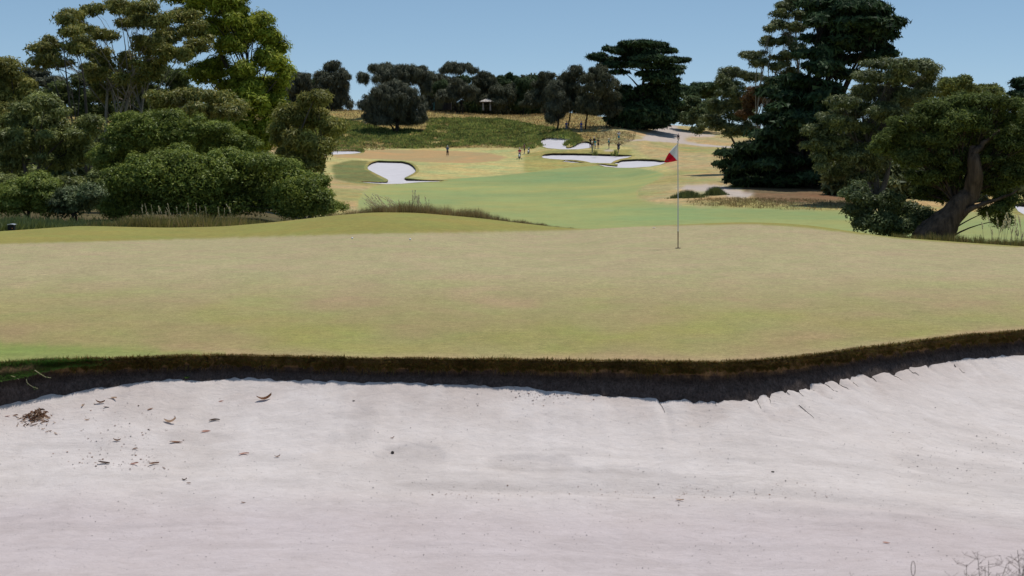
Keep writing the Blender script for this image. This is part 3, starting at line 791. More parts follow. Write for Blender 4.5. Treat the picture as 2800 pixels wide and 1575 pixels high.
def crown_mesh(name, pts, sty, mat, parent=None, cap=90000, lobes=None):
    cap = cap * .52; n0 = sty['n']; tot = n0 * (pts[:, 3] / sty['sub']) ** 2
    sc = min(1.0, cap / tot.sum()); grow = (1 / sc) ** .5
    cnt = np.maximum((tot * sc).astype(int), 8)
    idx = np.repeat(np.arange(len(pts)), cnt); n = len(idx)
    u = unit(n)
    flip = (u[:, 2] < -.1) & (RS.rand(n) > sty['low']); u[flip, 2] *= -1
    rad = pts[idx, 3] * (RS.rand(n) ** .45)
    # lumpy clump outline
    lump = 1 + .28 * np.sin(u[:, 0] * 5 + idx) * np.sin(u[:, 1] * 6 + idx * 1.7) * np.cos(u[:, 2] * 4 + idx)
    rad = rad * lump
    c = pts[idx, :3] + u * rad[:, None] * np.array([1, 1, sty['flat']])
    nrm = u * (1 - sty['rnd']) + unit(n) * sty['rnd'] + np.array([0, 0, .25]); nrm /= np.linalg.norm(nrm, axis=1)[:, None]
    d = unit(n) + np.array([0, 0, -2.2 * sty['droop']]) + u * .5
    d -= (d * nrm).sum(1)[:, None] * nrm; d /= np.linalg.norm(d, axis=1)[:, None] + 1e-9
    L = sty['L'] * (.6 + .8 * RS.rand(n)) * grow; Wd = sty['W'] * (.7 + .6 * RS.rand(n)) * grow
    V, Q = leaves(c, nrm, d, L, Wd)
    if lobes:
        Vs = [V]
        for (lc, a, b) in lobes:
            la = sty['L'] * sty['W'] * .5 * 1.25 * sty.get('il', 2.2) ** 2
            m = int(sty.get('inner', 1.6) * math.pi * a * b / (la * .5)) + 6
            uu = unit(m) * (RS.rand(m, 1) ** .4) * .84
            cc_ = lc + uu * np.array([a, a * .7, b]); cc_ = cc_[cc_[:, 2] > .05]; m = len(cc_)
            if m == 0: continue
            v2, _ = leaves(cc_, unit(m), unit(m), np.full(m, sty['L'] * sty.get('il', 2.2)), np.full(m, sty['W'] * sty.get('il', 2.2) * 1.25)); Vs.append(v2)
        V = np.concatenate(Vs); Q = np.arange(len(V)).reshape(-1, 3)
    return mesh_np(name, V, Q, 3, mat, parent)

def bough(a, b, n=8, wob=.05):
    a = np.array(a, float); b = np.array(b, float); t = np.linspace(0, 1, n)[:, None]; L = np.linalg.norm(b - a)
    m = a + (b - a) * np.array([.38, .38, .72]) + RS.normal(size=3) * wob * L
    return (1 - t) ** 2 * a + 2 * t * (1 - t) * m + t * t * b

def curve(a, b, n=6, sag=0.0, wob=.1):
    t = np.linspace(0, 1, n)[:, None]; a = np.array(a); b = np.array(b)
    P = a + (b - a) * t; L = np.linalg.norm(b - a)
    P = P + np.sin(t * math.pi) * np.array([RS.normal() * wob * L, RS.normal() * wob * L, sag * L])
    return P

def tree(name, label, cat, lobes, Y, style, leafmat, barkmat, base_px, r0=.25, trunks=1, group=None, twigs=.35, cap=60000,
         depth=1.0, bole=.35, extra=None, wob=.07, multi_spread=.6, base_z=None, front=1.0):
    sty = STY[style]; lo2 = []
    for (x, y, rx, ry) in lobes:                       # small side clumps break up each lobe's outline
        for _ in range(sty.get('sat', 2)):
            a = RS.rand() * 2 * math.pi; f_ = RS.uniform(.75, 1.0)
            lo2.append((x + math.cos(a) * rx * f_, y - abs(math.sin(a)) * ry * f_ * .9 + RS.rand() * ry * .4, rx * RS.uniform(.25, .45), ry * RS.uniform(.25, .45)))
    n_main = len(lobes); lobes = list(lobes) + lo2
    pts, cents = crown_points(lobes, Y, sty, depth, front)
    X = (base_px - 1400) * Y / F
    z0 = gz(X, Y) if base_z is None else base_z
    root = empty(name, (X, Y, z0)); tag(root, label, cat, group)
    pts[:, :3] -= np.array([X, Y, z0]); cc = [(c - np.array([X, Y, z0]), a, b) for c, a, b in cents]
    pts = pts[pts[:, 2] > pts[:, 3] * .2 * sty['flat']]
    crown_mesh('crown', pts, sty, leafmat, root, cap, cc)
    ac = Acc()
    top = max(c[2] for c, _, _ in cc); H = max(top, 1.0)
    starts = [np.array([RS.normal() * .25 * multi_spread if trunks > 1 else 0, RS.normal() * .2 if trunks > 1 else 0, -.25]) for _ in range(trunks)]
    mx = np.mean([c[0] for c, _, _ in cc]); my = np.mean([c[1] for c, _, _ in cc])
    tr_pts = []
    for k, s in enumerate(starts):
        tgt = np.array([mx * .7 + (RS.normal() * multi_spread * H * .15 if trunks > 1 else 0), my * .5, H * bole * (1 + .3 * RS.normal() * (trunks > 1))])
        P = curve(s, tgt, 7, 0, wob * .5); R = np.linspace(r0 * .85, r0 * .45, 7); R[0] *= 1.35
        ac.tube(P, R, 8, .25, k); tr_pts.append((P, R))
        tip = cc[int(np.argmax([c[2] for c, _, _ in cc]))][0] if k == 0 else None
        if tip is not None: ac.tube(curve(P[-1], tip, 6, 0, wob), np.linspace(R[-1], r0 * .12, 6), 6, .2, k)
    for q, (c, a, b) in enumerate(cc[:n_main]):
        P, R = tr_pts[q % len(tr_pts)]
        j = -1 if c[2] > P[-1][2] * .9 else max(2, int(6 * max(.35, c[2] / P[-1][2] * .7)))
        j = min(j, 6)
        s = P[j]; r = max(.025, min(R[j] * .5, r0 * .32))
        e = c + np.array([0, 0, b * .1])
        B = bough(s, e, 8, wob * .6); RR = np.linspace(r, r * .25, 8)
        ac.tube(B, RR, 6, .15, q)
        # finer limbs into the clumps of this lobe
        dd = np.linalg.norm((pts[:, :3] - c) / np.array([a, a, b]), axis=1); near = np.where(dd < 1.1)[0]
        if len(near):
            for w in RS.choice(near, max(1, int(min(len(near) * twigs, 14))), replace=False):
                m = RS.randint(3, 7); T = curve(B[m], pts[w, :3], 4, .03, .1)
                ac.tube(T, np.linspace(RR[m] * .55, max(.006, RR[m] * .12), 4), 4)
    if extra:
        for P, R in extra:
            P = np.array(P) - np.array([X, Y, z0]); m = 26; t0 = np.linspace(0, 1, len(P)); t1 = np.linspace(0, 1, m)
            P2 = np.stack([np.interp(t1, t0, P[:, c]) for c in range(3)], 1); R2 = np.interp(t1, t0, R)
            P2 = P2 + .04 * np.stack([vnoise(t1 * 7, t1 * 0 + c, 5 + c) for c in range(3)], 1)
            v, q = tube_arrays(P2, R2, 22); th = np.tile(np.arange(22), m) + np.repeat(np.arange(m), 22) * .55
            rid = .16 * vnoise(th * .9, np.repeat(t1 * 5, 22), 8) + .09 * vnoise(th * 2.1, np.repeat(t1 * 12, 22), 9)
            cen = np.repeat(P2, 22, 0); v = cen + (v - cen) * (1 + rid)[:, None]
            ac.add(v, q)
    ac.build('trunk', barkmat, root)
    return root

A = lambda *c: tuple(float(v) for v in c)
M['gum_brown'] = mat_leaf('brown_olive_leaves', [A(0.077, 0.1014, 0.0221), A(0.2199, 0.2299, 0.0472), A(0.3739, 0.3145, 0.0787), A(0.154, 0.1815, 0.0346)], .22, .07)
M['gum_gold'] = mat_leaf('golden_olive_leaves', [A(0.0916, 0.1061, 0.0235), A(0.2646, 0.2591, 0.0586), A(0.407, 0.3534, 0.088), A(0.1628, 0.1885, 0.0391)], .22, .06)
M['bright'] = mat_leaf('bright_green_leaves', [A(0.101, 0.1446, 0.0156), A(0.2917, 0.351, 0.0352), A(0.4488, 0.4542, 0.0586), A(0.202, 0.2478, 0.0293)], .22, .03)
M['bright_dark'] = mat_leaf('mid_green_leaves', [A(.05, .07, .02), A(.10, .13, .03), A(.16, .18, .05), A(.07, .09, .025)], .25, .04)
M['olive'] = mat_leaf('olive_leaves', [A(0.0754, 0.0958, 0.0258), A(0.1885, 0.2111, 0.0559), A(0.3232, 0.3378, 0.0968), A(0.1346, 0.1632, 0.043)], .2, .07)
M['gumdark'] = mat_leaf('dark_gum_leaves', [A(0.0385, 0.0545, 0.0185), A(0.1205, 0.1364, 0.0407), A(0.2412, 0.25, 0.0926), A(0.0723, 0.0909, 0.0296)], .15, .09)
M['shrub'] = mat_leaf('tea_tree_leaves', [A(0.0861, 0.1258, 0.0229), A(0.1862, 0.238, 0.0427), A(0.3296, 0.3637, 0.0687), A(0.1433, 0.1847, 0.0336)], .2, .05)
M['teagreen'] = mat_leaf('tea_tree_green_leaves', [A(0.0469, 0.0646, 0.0187), A(0.1173, 0.1525, 0.0363), A(0.1994, 0.2346, 0.0622), A(0.0821, 0.1056, 0.0311)], .25, .03)
M['shrub_cool'] = mat_leaf('cool_green_leaves', [A(0.045, 0.0745, 0.031), A(0.1126, 0.1553, 0.0604), A(0.225, 0.2587, 0.1035), A(0.09, 0.1139, 0.0431)], .2, .06)
M['casu'] = mat_leaf('grey_green_needles', [A(0.0545, 0.0647, 0.0475), A(0.1089, 0.1155, 0.0792), A(0.1857, 0.1802, 0.1148), A(0.0867, 0.097, 0.0673)], .12, .03)
M['casu_br'] = mat_leaf('brownish_needles', [A(0.0373, 0.0452, 0.0301), A(0.0871, 0.0958, 0.0601), A(0.1617, 0.1566, 0.0902), A(0.0622, 0.0784, 0.0489)], .15, .03)
M['cyp'] = mat_leaf('dark_conifer_leaves', [A(0.0111, 0.0215, 0.0096), A(0.0298, 0.0523, 0.0216), A(0.0559, 0.0922, 0.0337), A(0.0206, 0.0369, 0.0157)], .06, .03)
M['orange'] = mat_leaf('rusty_dry_leaves', [A(0.09, 0.045, 0.018), A(0.21, 0.105, 0.0375), A(0.135, 0.09, 0.045)], .2, .04)
M['far_green'] = mat_leaf('far_green_leaves', [A(0.036, 0.0604, 0.0264), A(0.072, 0.1069, 0.0429), A(0.108, 0.1466, 0.0578)], .15, .03)
M['pale_bark'] = mat_bark('pale_gum_bark', (.16, .135, .105), (.34, .30, .24), 2.5)
M['grey_bark'] = mat_bark('grey_bark', (.05, .043, .036), (.12, .10, .085), 3)
M['dark_bark'] = mat_bark('dark_bark', (.018, .014, .011), (.05, .038, .028), 3)
M['tea_bark'] = mat_bark('shaggy_tea_tree_bark', (.03, .022, .017), (.13, .09, .065), 7, .12)

# --- left group
tree('gum_tree', 'golden olive gum tree cut by the left edge of the photo', 'tree', cv(1, [(-60, 430, 150, 110), (50, 420, 90, 75), (90, 520, 95, 80), (20, 560, 120, 110), (60, 680, 120, 80), (-40, 760, 140, 110), (170, 540, 60, 60), (110, 620, 90, 70)]), 88, 'gum', M['gum_gold'], M['grey_bark'], -40, .28, 2, cap=60000)
tree('gum_tree', 'small grey-green tree behind, between the golden gum and the tall gum', 'tree', cv(1, [(230, 450, 90, 50), (300, 500, 90, 50), (190, 500, 70, 60), (330, 560, 90, 80)]), 125, 'gum', M['casu'], M['dark_bark'], 100, .25, 1, cap=24000)
tree('understorey_tree', 'dark leafy tree low on the left under the golden gum', 'tree', cv(1, [(280, 620, 80, 60), (160, 720, 140, 100), (300, 740, 110, 90), (100, 860, 140, 100), (260, 880, 130, 100), (380, 830, 100, 100), (60, 980, 110, 80), (360, 960, 120, 90), (480, 900, 110, 120), (520, 760, 90, 80)]), 78, 'gum', M['olive'], M['grey_bark'], 90, .2, 3, cap=70000)
tree('tall_gum_tree', 'tall open brown-olive gum tree with slender leaning pale limbs', 'tree',
     cv(1, [(300, 280, 78, 40), (320, 385, 85, 42), (440, 105, 52, 30), (560, 70, 60, 42), (500, 180, 60, 42), (510, 275, 66, 44), (575, 215, 45, 26), (560, 330, 70, 60), (640, 215, 55, 36), (700, 55, 72, 42), (790, 75, 70, 46), (850, 140, 60, 55), (760, 150, 50, 40), (890, 50, 80, 48), (950, 140, 95, 60), (1010, 230, 100, 65), (1000, 320, 105, 65), (880, 290, 80, 75), (620, 400, 85, 70), (560, 455, 80, 60), (760, 400, 80, 80), (900, 420, 90, 80), (1090, 110, 90, 60), (1160, 190, 85, 70), (1200, 270, 70, 60), (1100, 340, 80, 60), (780, 520, 110, 70), (640, 560, 100, 70)]),
     92, 'gum', M['gum_brown'], M['pale_bark'], 285, .20, 5, cap=95000, bole=.34, wob=.10, multi_spread=1.3, twigs=.5)
tree('leaning_gum_tree', 'thin dark gum leaning left out of the scrub on the left', 'tree', cv(1, [(240, 300, 40, 30), (270, 380, 60, 32), (420, 200, 30, 24), (390, 130, 26, 22), (300, 350, 50, 24), (445, 300, 34, 26)]), 84, 'gum', M['gum_brown'], M['grey_bark'], 262, .16, 2, cap=12000, bole=.5, wob=.13, twigs=.5)
tree('bright_green_tree', 'tall dense bright yellow-green tree beside the brown gum', 'tree',
     cv(1, [(1080, -30, 130, 60), (1230, -20, 150, 70), (1360, 10, 120, 60), (1180, 70, 70, 50), (1330, 60, 100, 50), (1450, 70, 60, 55), (1550, 150, 66, 75), (1480, 190, 90, 70), (1340, 170, 90, 70), (1440, 255, 90, 55), (1360, 290, 80, 48), (1600, 230, 55, 60), (1650, 300, 62, 70), (1640, 370, 85, 75), (1700, 460, 44, 55), (1250, 400, 80, 48), (1230, 460, 100, 62), (1340, 520, 70, 50), (1460, 450, 90, 65), (1600, 540, 120, 100), (1650, 680, 90, 130), (1510, 620, 140, 110), (1580, 820, 130, 120), (1420, 760, 110, 90), (1190, 180, 60, 60)]),
     97, 'bright', M['bright'], M['grey_bark'], 650, .34, 2, cap=150000, bole=.4)
tree('olive_gum_tree', 'lower olive-brown leafy tree in front of the bright green tree', 'tree', cv(1, [(1050, 600, 100, 56), (1180, 590, 110, 56), (1320, 610, 110, 60), (1400, 680, 110, 60), (1200, 670, 120, 60), (950, 620, 80, 60)]), 80, 'gum', M['gum_brown'], M['pale_bark'], 540, .18, 3, cap=34000)
tree('ragged_gum_tree', 'ragged yellow-brown tree at the right end of the left wood', 'tree', cv(1, [(1850, 610, 80, 52), (1910, 610, 55, 45), (1770, 690, 70, 70), (1860, 720, 110, 80), (1990, 790, 76, 60), (1790, 850, 110, 90), (1930, 900, 80, 80), (1870, 1000, 90, 60), (1780, 950, 90, 90), (1700, 800, 70, 90)]), 72, 'gum', M['gum_gold'], M['grey_bark'], 835, .17, 2, cap=62000, twigs=.4)
tree('tea_tree_shrub', 'broad domed tea tree shrub behind the lower dome on the left', 'shrub', cv(1, [(1000, 790, 300, 140), (760, 830, 160, 130), (1300, 850, 240, 125), (800, 950, 200, 130), (640, 960, 110, 130), (1100, 900, 300, 120), (760, 730, 120, 70), (1480, 880, 90, 90)]), 67, 'shrub', M['shrub'], M['dark_bark'], 440, .12, 4, cap=220000, depth=.42, bole=.2, twigs=.1)
tree('tea_tree_shrub', 'broad domed tea tree shrub standing foremost behind the green, on the left', 'shrub', cv(1, [(1120, 1070, 350, 185), (1480, 1090, 380, 195), (800, 1180, 210, 150), (1780, 1190, 220, 160), (1940, 1240, 95, 85), (1250, 1230, 500, 90), (680, 1250, 110, 90), (1000, 960, 180, 70), (1680, 1090, 240, 150), (760, 1090, 170, 120), (900, 1010, 170, 100), (1400, 960, 220, 70), (1900, 1170, 120, 120)]), 58.5, 'shrub', M['shrub'], M['dark_bark'], 560, .12, 5, cap=290000, depth=.32, bole=.2, twigs=.06)
tree('tea_tree_shrub', 'rounded green shrub nearest the left edge of the photo', 'shrub', cv(1, [(200, 1160, 170, 140), (90, 1220, 100, 100), (0, 1200, 110, 110), (290, 1230, 110, 90)]), 57, 'shrub', M['shrub'], M['dark_bark'], 85, .11, 3, cap=62000, bole=.25, twigs=.1)
tree('tea_tree_shrub', 'small round shrub between the left edge shrub and the big domes', 'shrub', cv(1, [(450, 1215, 150, 105), (540, 1170, 90, 80), (380, 1250, 80, 70)]), 56, 'shrub', M['shrub_cool'], M['dark_bark'], 200, .09, 3, cap=36000, bole=.25, twigs=.1)

tree('green_tree', 'mid green leafy tree filling the gap behind the tall brown gum', 'tree', cv(1, [(560, 490, 90, 70), (700, 480, 100, 80), (850, 470, 110, 80), (980, 450, 90, 80), (640, 580, 110, 70), (780, 590, 120, 70), (920, 580, 120, 80), (480, 590, 80, 60), (1080, 480, 80, 80), (400, 600, 80, 50), (1100, 560, 90, 80), (300, 600, 80, 60), (380, 530, 60, 50), (220, 590, 80, 50), (470, 500, 60, 50), (200, 670, 110, 60), (320, 660, 110, 60), (450, 665, 110, 60), (600, 665, 120, 60), (760, 660, 120, 60), (920, 650, 110, 60), (520, 590, 90, 50), (1020, 620, 90, 60)]), 112, 'gum', M['bright_dark'], M['grey_bark'], 330, .2, 3, cap=110000, depth=.6)
# --- dark wood behind the left group
GB = 'trees of the shaded wood behind the left shrubs'
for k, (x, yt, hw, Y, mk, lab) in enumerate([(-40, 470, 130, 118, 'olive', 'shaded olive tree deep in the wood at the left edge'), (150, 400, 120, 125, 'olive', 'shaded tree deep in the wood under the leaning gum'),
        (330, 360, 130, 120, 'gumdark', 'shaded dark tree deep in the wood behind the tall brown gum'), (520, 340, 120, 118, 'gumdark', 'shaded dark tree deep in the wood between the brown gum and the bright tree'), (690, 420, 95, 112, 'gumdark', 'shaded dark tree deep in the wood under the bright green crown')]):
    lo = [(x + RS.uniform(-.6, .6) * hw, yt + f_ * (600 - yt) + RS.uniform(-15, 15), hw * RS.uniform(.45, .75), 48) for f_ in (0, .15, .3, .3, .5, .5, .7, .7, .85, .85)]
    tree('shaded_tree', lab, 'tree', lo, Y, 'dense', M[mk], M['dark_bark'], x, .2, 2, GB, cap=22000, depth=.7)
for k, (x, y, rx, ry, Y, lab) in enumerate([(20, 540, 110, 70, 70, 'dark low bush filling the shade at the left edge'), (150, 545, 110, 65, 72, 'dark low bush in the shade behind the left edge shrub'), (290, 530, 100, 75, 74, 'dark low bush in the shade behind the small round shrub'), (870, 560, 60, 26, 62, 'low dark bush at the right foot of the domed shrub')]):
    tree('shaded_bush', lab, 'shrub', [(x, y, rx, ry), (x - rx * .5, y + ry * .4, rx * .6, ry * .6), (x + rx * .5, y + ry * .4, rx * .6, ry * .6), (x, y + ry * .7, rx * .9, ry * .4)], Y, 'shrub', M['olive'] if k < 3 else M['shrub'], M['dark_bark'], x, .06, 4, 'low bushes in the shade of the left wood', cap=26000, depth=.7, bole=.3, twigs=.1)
# --- trees on the skyline
GS = 'trees along the skyline ridge'
def sky_tree(name, label, lobes, Y, base, mat='casu', style='casu', r0=.22, trunks=1, cap=26000, **k):
    k.setdefault('front', .25)
    return tree(name, label, 'tree', lobes, Y, style, M[mat], M['dark_bark'], base, r0, trunks, GS, cap=cap, **k)
sky_tree('casuarina_tree', 'lower grey casuarina just right of the bright green tree', cv(2, [(400, 370, 100, 100), (330, 450, 90, 100), (480, 360, 80, 80), (500, 470, 100, 100), (400, 560, 120, 90), (560, 520, 80, 110)]), 345, 820)
sky_tree('casuarina_tree', 'tall grey casuarina with a peaked top left of the sky gap', cv(2, [(740, 235, 95, 72), (640, 330, 90, 70), (850, 320, 80, 80), (740, 360, 130, 90), (700, 470, 160, 100), (880, 430, 60, 90), (860, 540, 80, 90), (720, 570, 160, 80), (930, 620, 36, 36), (620, 560, 80, 90)]), 342, 905, cap=36000)
sky_tree('casuarina_tree', 'upper crown of the big grey casuarina, rising behind the round one', cv(2, [(1400, 330, 270, 130), (1230, 255, 130, 72), (1530, 280, 150, 80), (1080, 345, 60, 70), (1640, 350, 90, 90), (1700, 330, 40, 40), (1680, 440, 70, 90)]), 318, 1090, cap=60000, bole=.45)
sky_tree('casuarina_tree', 'big round dark casuarina standing alone on the bracken slope', cv(2, [(1350, 530, 300, 165), (1200, 640, 165, 160), (1550, 620, 165, 165), (1160, 740, 110, 60), (1600, 740, 120, 60), (1380, 640, 150, 120), (1090, 620, 50, 80), (1270, 765, 110, 36), (1520, 770, 120, 40), (1390, 740, 80, 50)]), 300, 1085, cap=100000, trunks=4, r0=.3, bole=.3)
sky_tree('casuarina_tree', 'small green casuarina right of the big round one', cv(2, [(1840, 420, 80, 60), (1760, 450, 70, 70), (1830, 500, 90, 70)]), 352, 1205, 'far_green')
sky_tree('vase_shaped_tree', 'vase-shaped tree with fanning bare limbs on the skyline', cv(2, [(1900, 235, 55, 40), (1960, 220, 60, 36), (2050, 225, 70, 36), (2130, 265, 55, 36), (1870, 275, 36, 26), (2000, 270, 80, 40), (2160, 270, 26, 20)]), 346, 1255, trunks=4, cap=13000, bole=.4, multi_spread=.7, twigs=.6, r0=.17)
sky_tree('casuarina_tree', 'dark casuarina below the vase-shaped tree', cv(2, [(2000, 440, 130, 90), (1900, 520, 140, 80), (2100, 500, 100, 90)]), 340, 1262)
sky_tree('casuarina_tree', 'peaked brown-grey casuarina directly behind the tiled shelter', cv(2, [(2265, 320, 80, 55), (2220, 400, 100, 70), (2330, 400, 80, 80), (2260, 480, 140, 80), (2370, 480, 50, 80), (2240, 570, 60, 60)]), 352, 1328, 'casu_br', cap=30000)
sky_tree('broadleaf_tree', 'bright green leafy tree on the skyline right of the shelter', cv(3, [(70, 450, 46, 46), (150, 440, 60, 36), (110, 490, 80, 50), (200, 455, 40, 26)]), 362, 1385, 'far_green', 'dense')
sky_tree('casuarina_tree', 'low brown casuarina right of the tiled shelter', cv(3, [(40, 560, 90, 60), (120, 610, 100, 90), (20, 660, 110, 80), (-60, 640, 70, 80)]), 348, 1378, 'casu_br')
sky_tree('casuarina_tree', 'rounded green-grey tree beneath the radio masts', cv(3, [(250, 480, 60, 50), (320, 500, 70, 50), (260, 580, 90, 80), (220, 680, 100, 60)]), 350, 1430, 'far_green')
sky_tree('casuarina_tree', 'dark round-topped casuarina right of the radio masts', cv(3, [(470, 430, 85, 50), (420, 500, 80, 60), (500, 510, 80, 70), (400, 610, 110, 90), (480, 640, 80, 90), (340, 660, 90, 70)]), 338, 1490, 'casu_br', cap=34000)
for k, (x, yt, hw, Y, lab) in enumerate([(1190, 218, 44, 372, 'low shaded tree over the dark shed'), (1235, 224, 46, 372, 'low shaded tree between the shed and the shelter'), (1300, 222, 50, 374, 'low shaded tree behind the left side of the shelter'), (1365, 226, 50, 374, 'low shaded tree right behind the shelter'),
        (1420, 224, 48, 358, 'low shaded tree beneath the green skyline tree'), (1480, 224, 48, 356, 'low shaded tree beneath the radio masts'), (1540, 230, 48, 350, 'low shaded tree behind the grey drooping casuarina'), (1600, 250, 48, 345, 'low shaded tree behind the rusty casuarina'), (830, 230, 50, 350, 'low shaded tree beneath the left skyline casuarinas'), (905, 240, 42, 350, 'low shaded tree at the left of the sky gap')]):
    lo = [(x + RS.uniform(-.6, .6) * hw, yt + f_ * (303 - yt) + RS.uniform(-4, 4), hw * RS.uniform(.45, .75), 14) for f_ in (0, .2, .4, .6, .75, .85, .9, .95, 1.0, 1.0, 1.02)]
    sky_tree('shaded_tree', lab, lo, Y, x, ['casu', 'casu_br', 'far_green'][k % 3], 'casu', cap=14000)
GT = 'casuarinas beside the far bunkers'
tree('casuarina_tree', 'drooping grey casuarina with a bare dark trunk left of the two spectators', 'tree', cv(3, [(560, 560, 100, 110), (545, 700, 85, 90), (530, 800, 70, 70), (620, 660, 60, 80), (610, 760, 50, 60)]), 282, 'casu', M['casu'], M['dark_bark'], 1350 + 567 / 3.293, .22, 1, GT, cap=30000, bole=.5)
tree('casuarina_tree', 'taller brown casuarina whose trunk stands between the two spectators', 'tree', cv(3, [(735, 380, 66, 52), (690, 460, 90, 70), (790, 440, 60, 60), (680, 560, 90, 90), (640, 450, 50, 60), (720, 640, 70, 60)]), 284, 'casu', M['casu_br'], M['dark_bark'], 1350 + 663 / 3.293, .17, 1, GT, cap=30000, bole=.55)
tree('casuarina_tree', 'rusty-topped casuarina with a forked trunk in front of the cypress', 'tree', cv(3, [(930, 385, 100, 50), (880, 450, 110, 60), (1000, 440, 70, 50), (900, 540, 120, 80), (820, 660, 90, 80), (860, 720, 90, 60), (1060, 500, 50, 50), (780, 700, 50, 60)]), 281, 'casu', M['casu_br'], M['dark_bark'], 1350 + 825 / 3.293, .22, 1, GT, cap=44000, bole=.45, twigs=.5)
tree('casuarina_tree', 'low brown casuarina hanging over the shade beside the cypress trunk', 'tree', cv(3, [(1040, 600, 80, 80), (1000, 700, 80, 100), (1070, 720, 70, 90)]), 283, 'casu', M['casu_br'], M['dark_bark'], 1350 + 1020 / 3.293, .15, 1, GT, cap=22000)
CYP1 = [(1330, 130, 190, 26), (1200, 150, 90, 20), (1450, 145, 90, 20), (1080, 180, 105, 24), (1230, 205, 170, 26), (1440, 190, 130, 24), (1570, 195, 90, 20), (930, 252, 105, 24), (1030, 275, 90, 26), (1230, 265, 110, 26), (1400, 262, 180, 30), (1560, 275, 120, 26), (1690, 285, 75, 18), (1100, 325, 130, 28), (1300, 325, 140, 30), (1490, 330, 130, 30), (1640, 345, 80, 24), (1130, 385, 60, 18), (1400, 400, 140, 25), (1560, 400, 110, 28), (1660, 385, 55, 18), (1480, 450, 160, 34), (1620, 460, 70, 26)]
CYP1L = [(1450, 560, 180, 80), (1600, 540, 90, 70), (1300, 640, 230, 100), (1520, 660, 170, 110), (1300, 770, 260, 110), (1520, 780, 130, 90), (1140, 800, 150, 90), (1180, 560, 90, 50), (1200, 860, 150, 50), (1420, 860, 140, 40)]
tree('cypress_tree', 'tall spreading dark cypress with flat layered top behind the golfers', 'tree', cv(3, CYP1 + CYP1L), 292, 'cyp', M['cyp'], M['dark_bark'], 1350 + 1240 / 3.293, .45, 5, cap=150000, bole=.5, multi_spread=.6, twigs=.3, depth=.8)
tree('cypress_tree', 'low row of distant cypress left of the right hand wood', 'tree', cv(3, [(1690, 530, 80, 36), (1790, 550, 80, 36), (1870, 515, 90, 32), (1970, 520, 80, 34), (1760, 590, 120, 40), (1930, 580, 120, 46), (2080, 540, 80, 50)]), 420, 'cyp', M['far_green'], M['dark_bark'], 1350 + 1850 / 3.293, .3, 4, GS, cap=26000)
tree('round_shrub_tree', 'rounded mid green tree above the bend of the dirt path', 'tree', cv(3, [(1780, 680, 130, 90), (1690, 740, 90, 90), (1860, 770, 110, 100), (1740, 810, 100, 70), (1960, 720, 120, 110), (1980, 830, 90, 60)]), 305, 'dense', M['shrub_cool'], M['dark_bark'], 1885, .25, 3, cap=50000)
tree('round_shrub_tree', 'low pale green shrub at the end of the dirt path', 'shrub', cv(3, [(1560, 820, 70, 44), (1500, 840, 40, 30), (1620, 800, 60, 60)]), 322, 'dense', M['shrub'], M['dark_bark'], 1825, .1, 3, cap=14000)

# --- right hand wood
for k, (x, y, rx, ry, Y, lab) in enumerate([(2345, 500, 90, 46, 122, 'dark low bush in the shade right of the cypress trunk'), (2480, 505, 100, 46, 118, 'dark low bush in the shade under the broad olive gum'), (2610, 505, 100, 48, 116, 'dark low bush in the shade behind the leaning tea tree'), (2745, 500, 90, 40, 118, 'dark low bush in the shade at the right edge of the photo')]):
    tree('shaded_bush', lab, 'shrub', [(x, y, rx, ry), (x - rx * .5, y + ry * .4, rx * .6, ry * .6), (x + rx * .5, y + ry * .4, rx * .6, ry * .6), (x - rx * .3, y - ry * .7, rx * .5, ry * .5)], Y, 'dense', M['gumdark'], M['dark_bark'], x, .07, 3, 'low bushes in the shade of the right hand wood', cap=14000, depth=.7, bole=.3, twigs=.1)
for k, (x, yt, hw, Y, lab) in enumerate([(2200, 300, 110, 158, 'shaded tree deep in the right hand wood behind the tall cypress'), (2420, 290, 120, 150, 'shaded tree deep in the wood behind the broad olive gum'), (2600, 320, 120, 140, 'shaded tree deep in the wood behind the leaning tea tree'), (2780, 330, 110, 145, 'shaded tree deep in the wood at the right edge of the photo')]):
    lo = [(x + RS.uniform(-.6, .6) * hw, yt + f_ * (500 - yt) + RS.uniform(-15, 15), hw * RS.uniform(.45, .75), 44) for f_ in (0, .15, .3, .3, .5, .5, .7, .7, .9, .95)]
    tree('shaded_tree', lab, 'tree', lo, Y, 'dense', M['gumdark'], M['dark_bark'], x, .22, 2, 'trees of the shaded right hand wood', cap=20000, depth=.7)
tree('white_limbed_gum_tree', 'grey-green gum with pale bare limbs against the sky, left of the tall cypress', 'tree', cv(4, [(700, 5, 110, 36), (640, 45, 66, 30), (600, 85, 56, 30), (720, 90, 90, 36), (590, 150, 70, 36), (700, 160, 70, 40), (545, 175, 40, 20), (540, 245, 76, 38), (640, 235, 60, 40), (440, 325, 74, 34), (470, 370, 60, 30), (620, 335, 70, 40), (700, 300, 60, 60), (590, 390, 60, 36), (560, 490, 80, 50), (660, 440, 70, 50)]), 150, 'gum', M['gumdark'], M['pale_bark'], 2165, .26, 4, cap=75000, bole=.42, wob=.09, twigs=.6)
tree('gum_tree', 'dark leafy gum overhanging the dirt path on the left of the right hand wood', 'tree', cv(4, [(320, 430, 90, 46), (440, 450, 76, 40), (270, 480, 60, 50), (340, 540, 100, 70), (250, 620, 76, 60), (350, 650, 100, 80), (230, 720, 70, 56), (330, 760, 80, 50), (130, 755, 46, 36), (180, 700, 50, 40), (430, 600, 70, 80), (410, 760, 70, 50)]), 168, 'gum', M['gumdark'], M['grey_bark'], 2040, .26, 2, cap=100000, depth=.8)
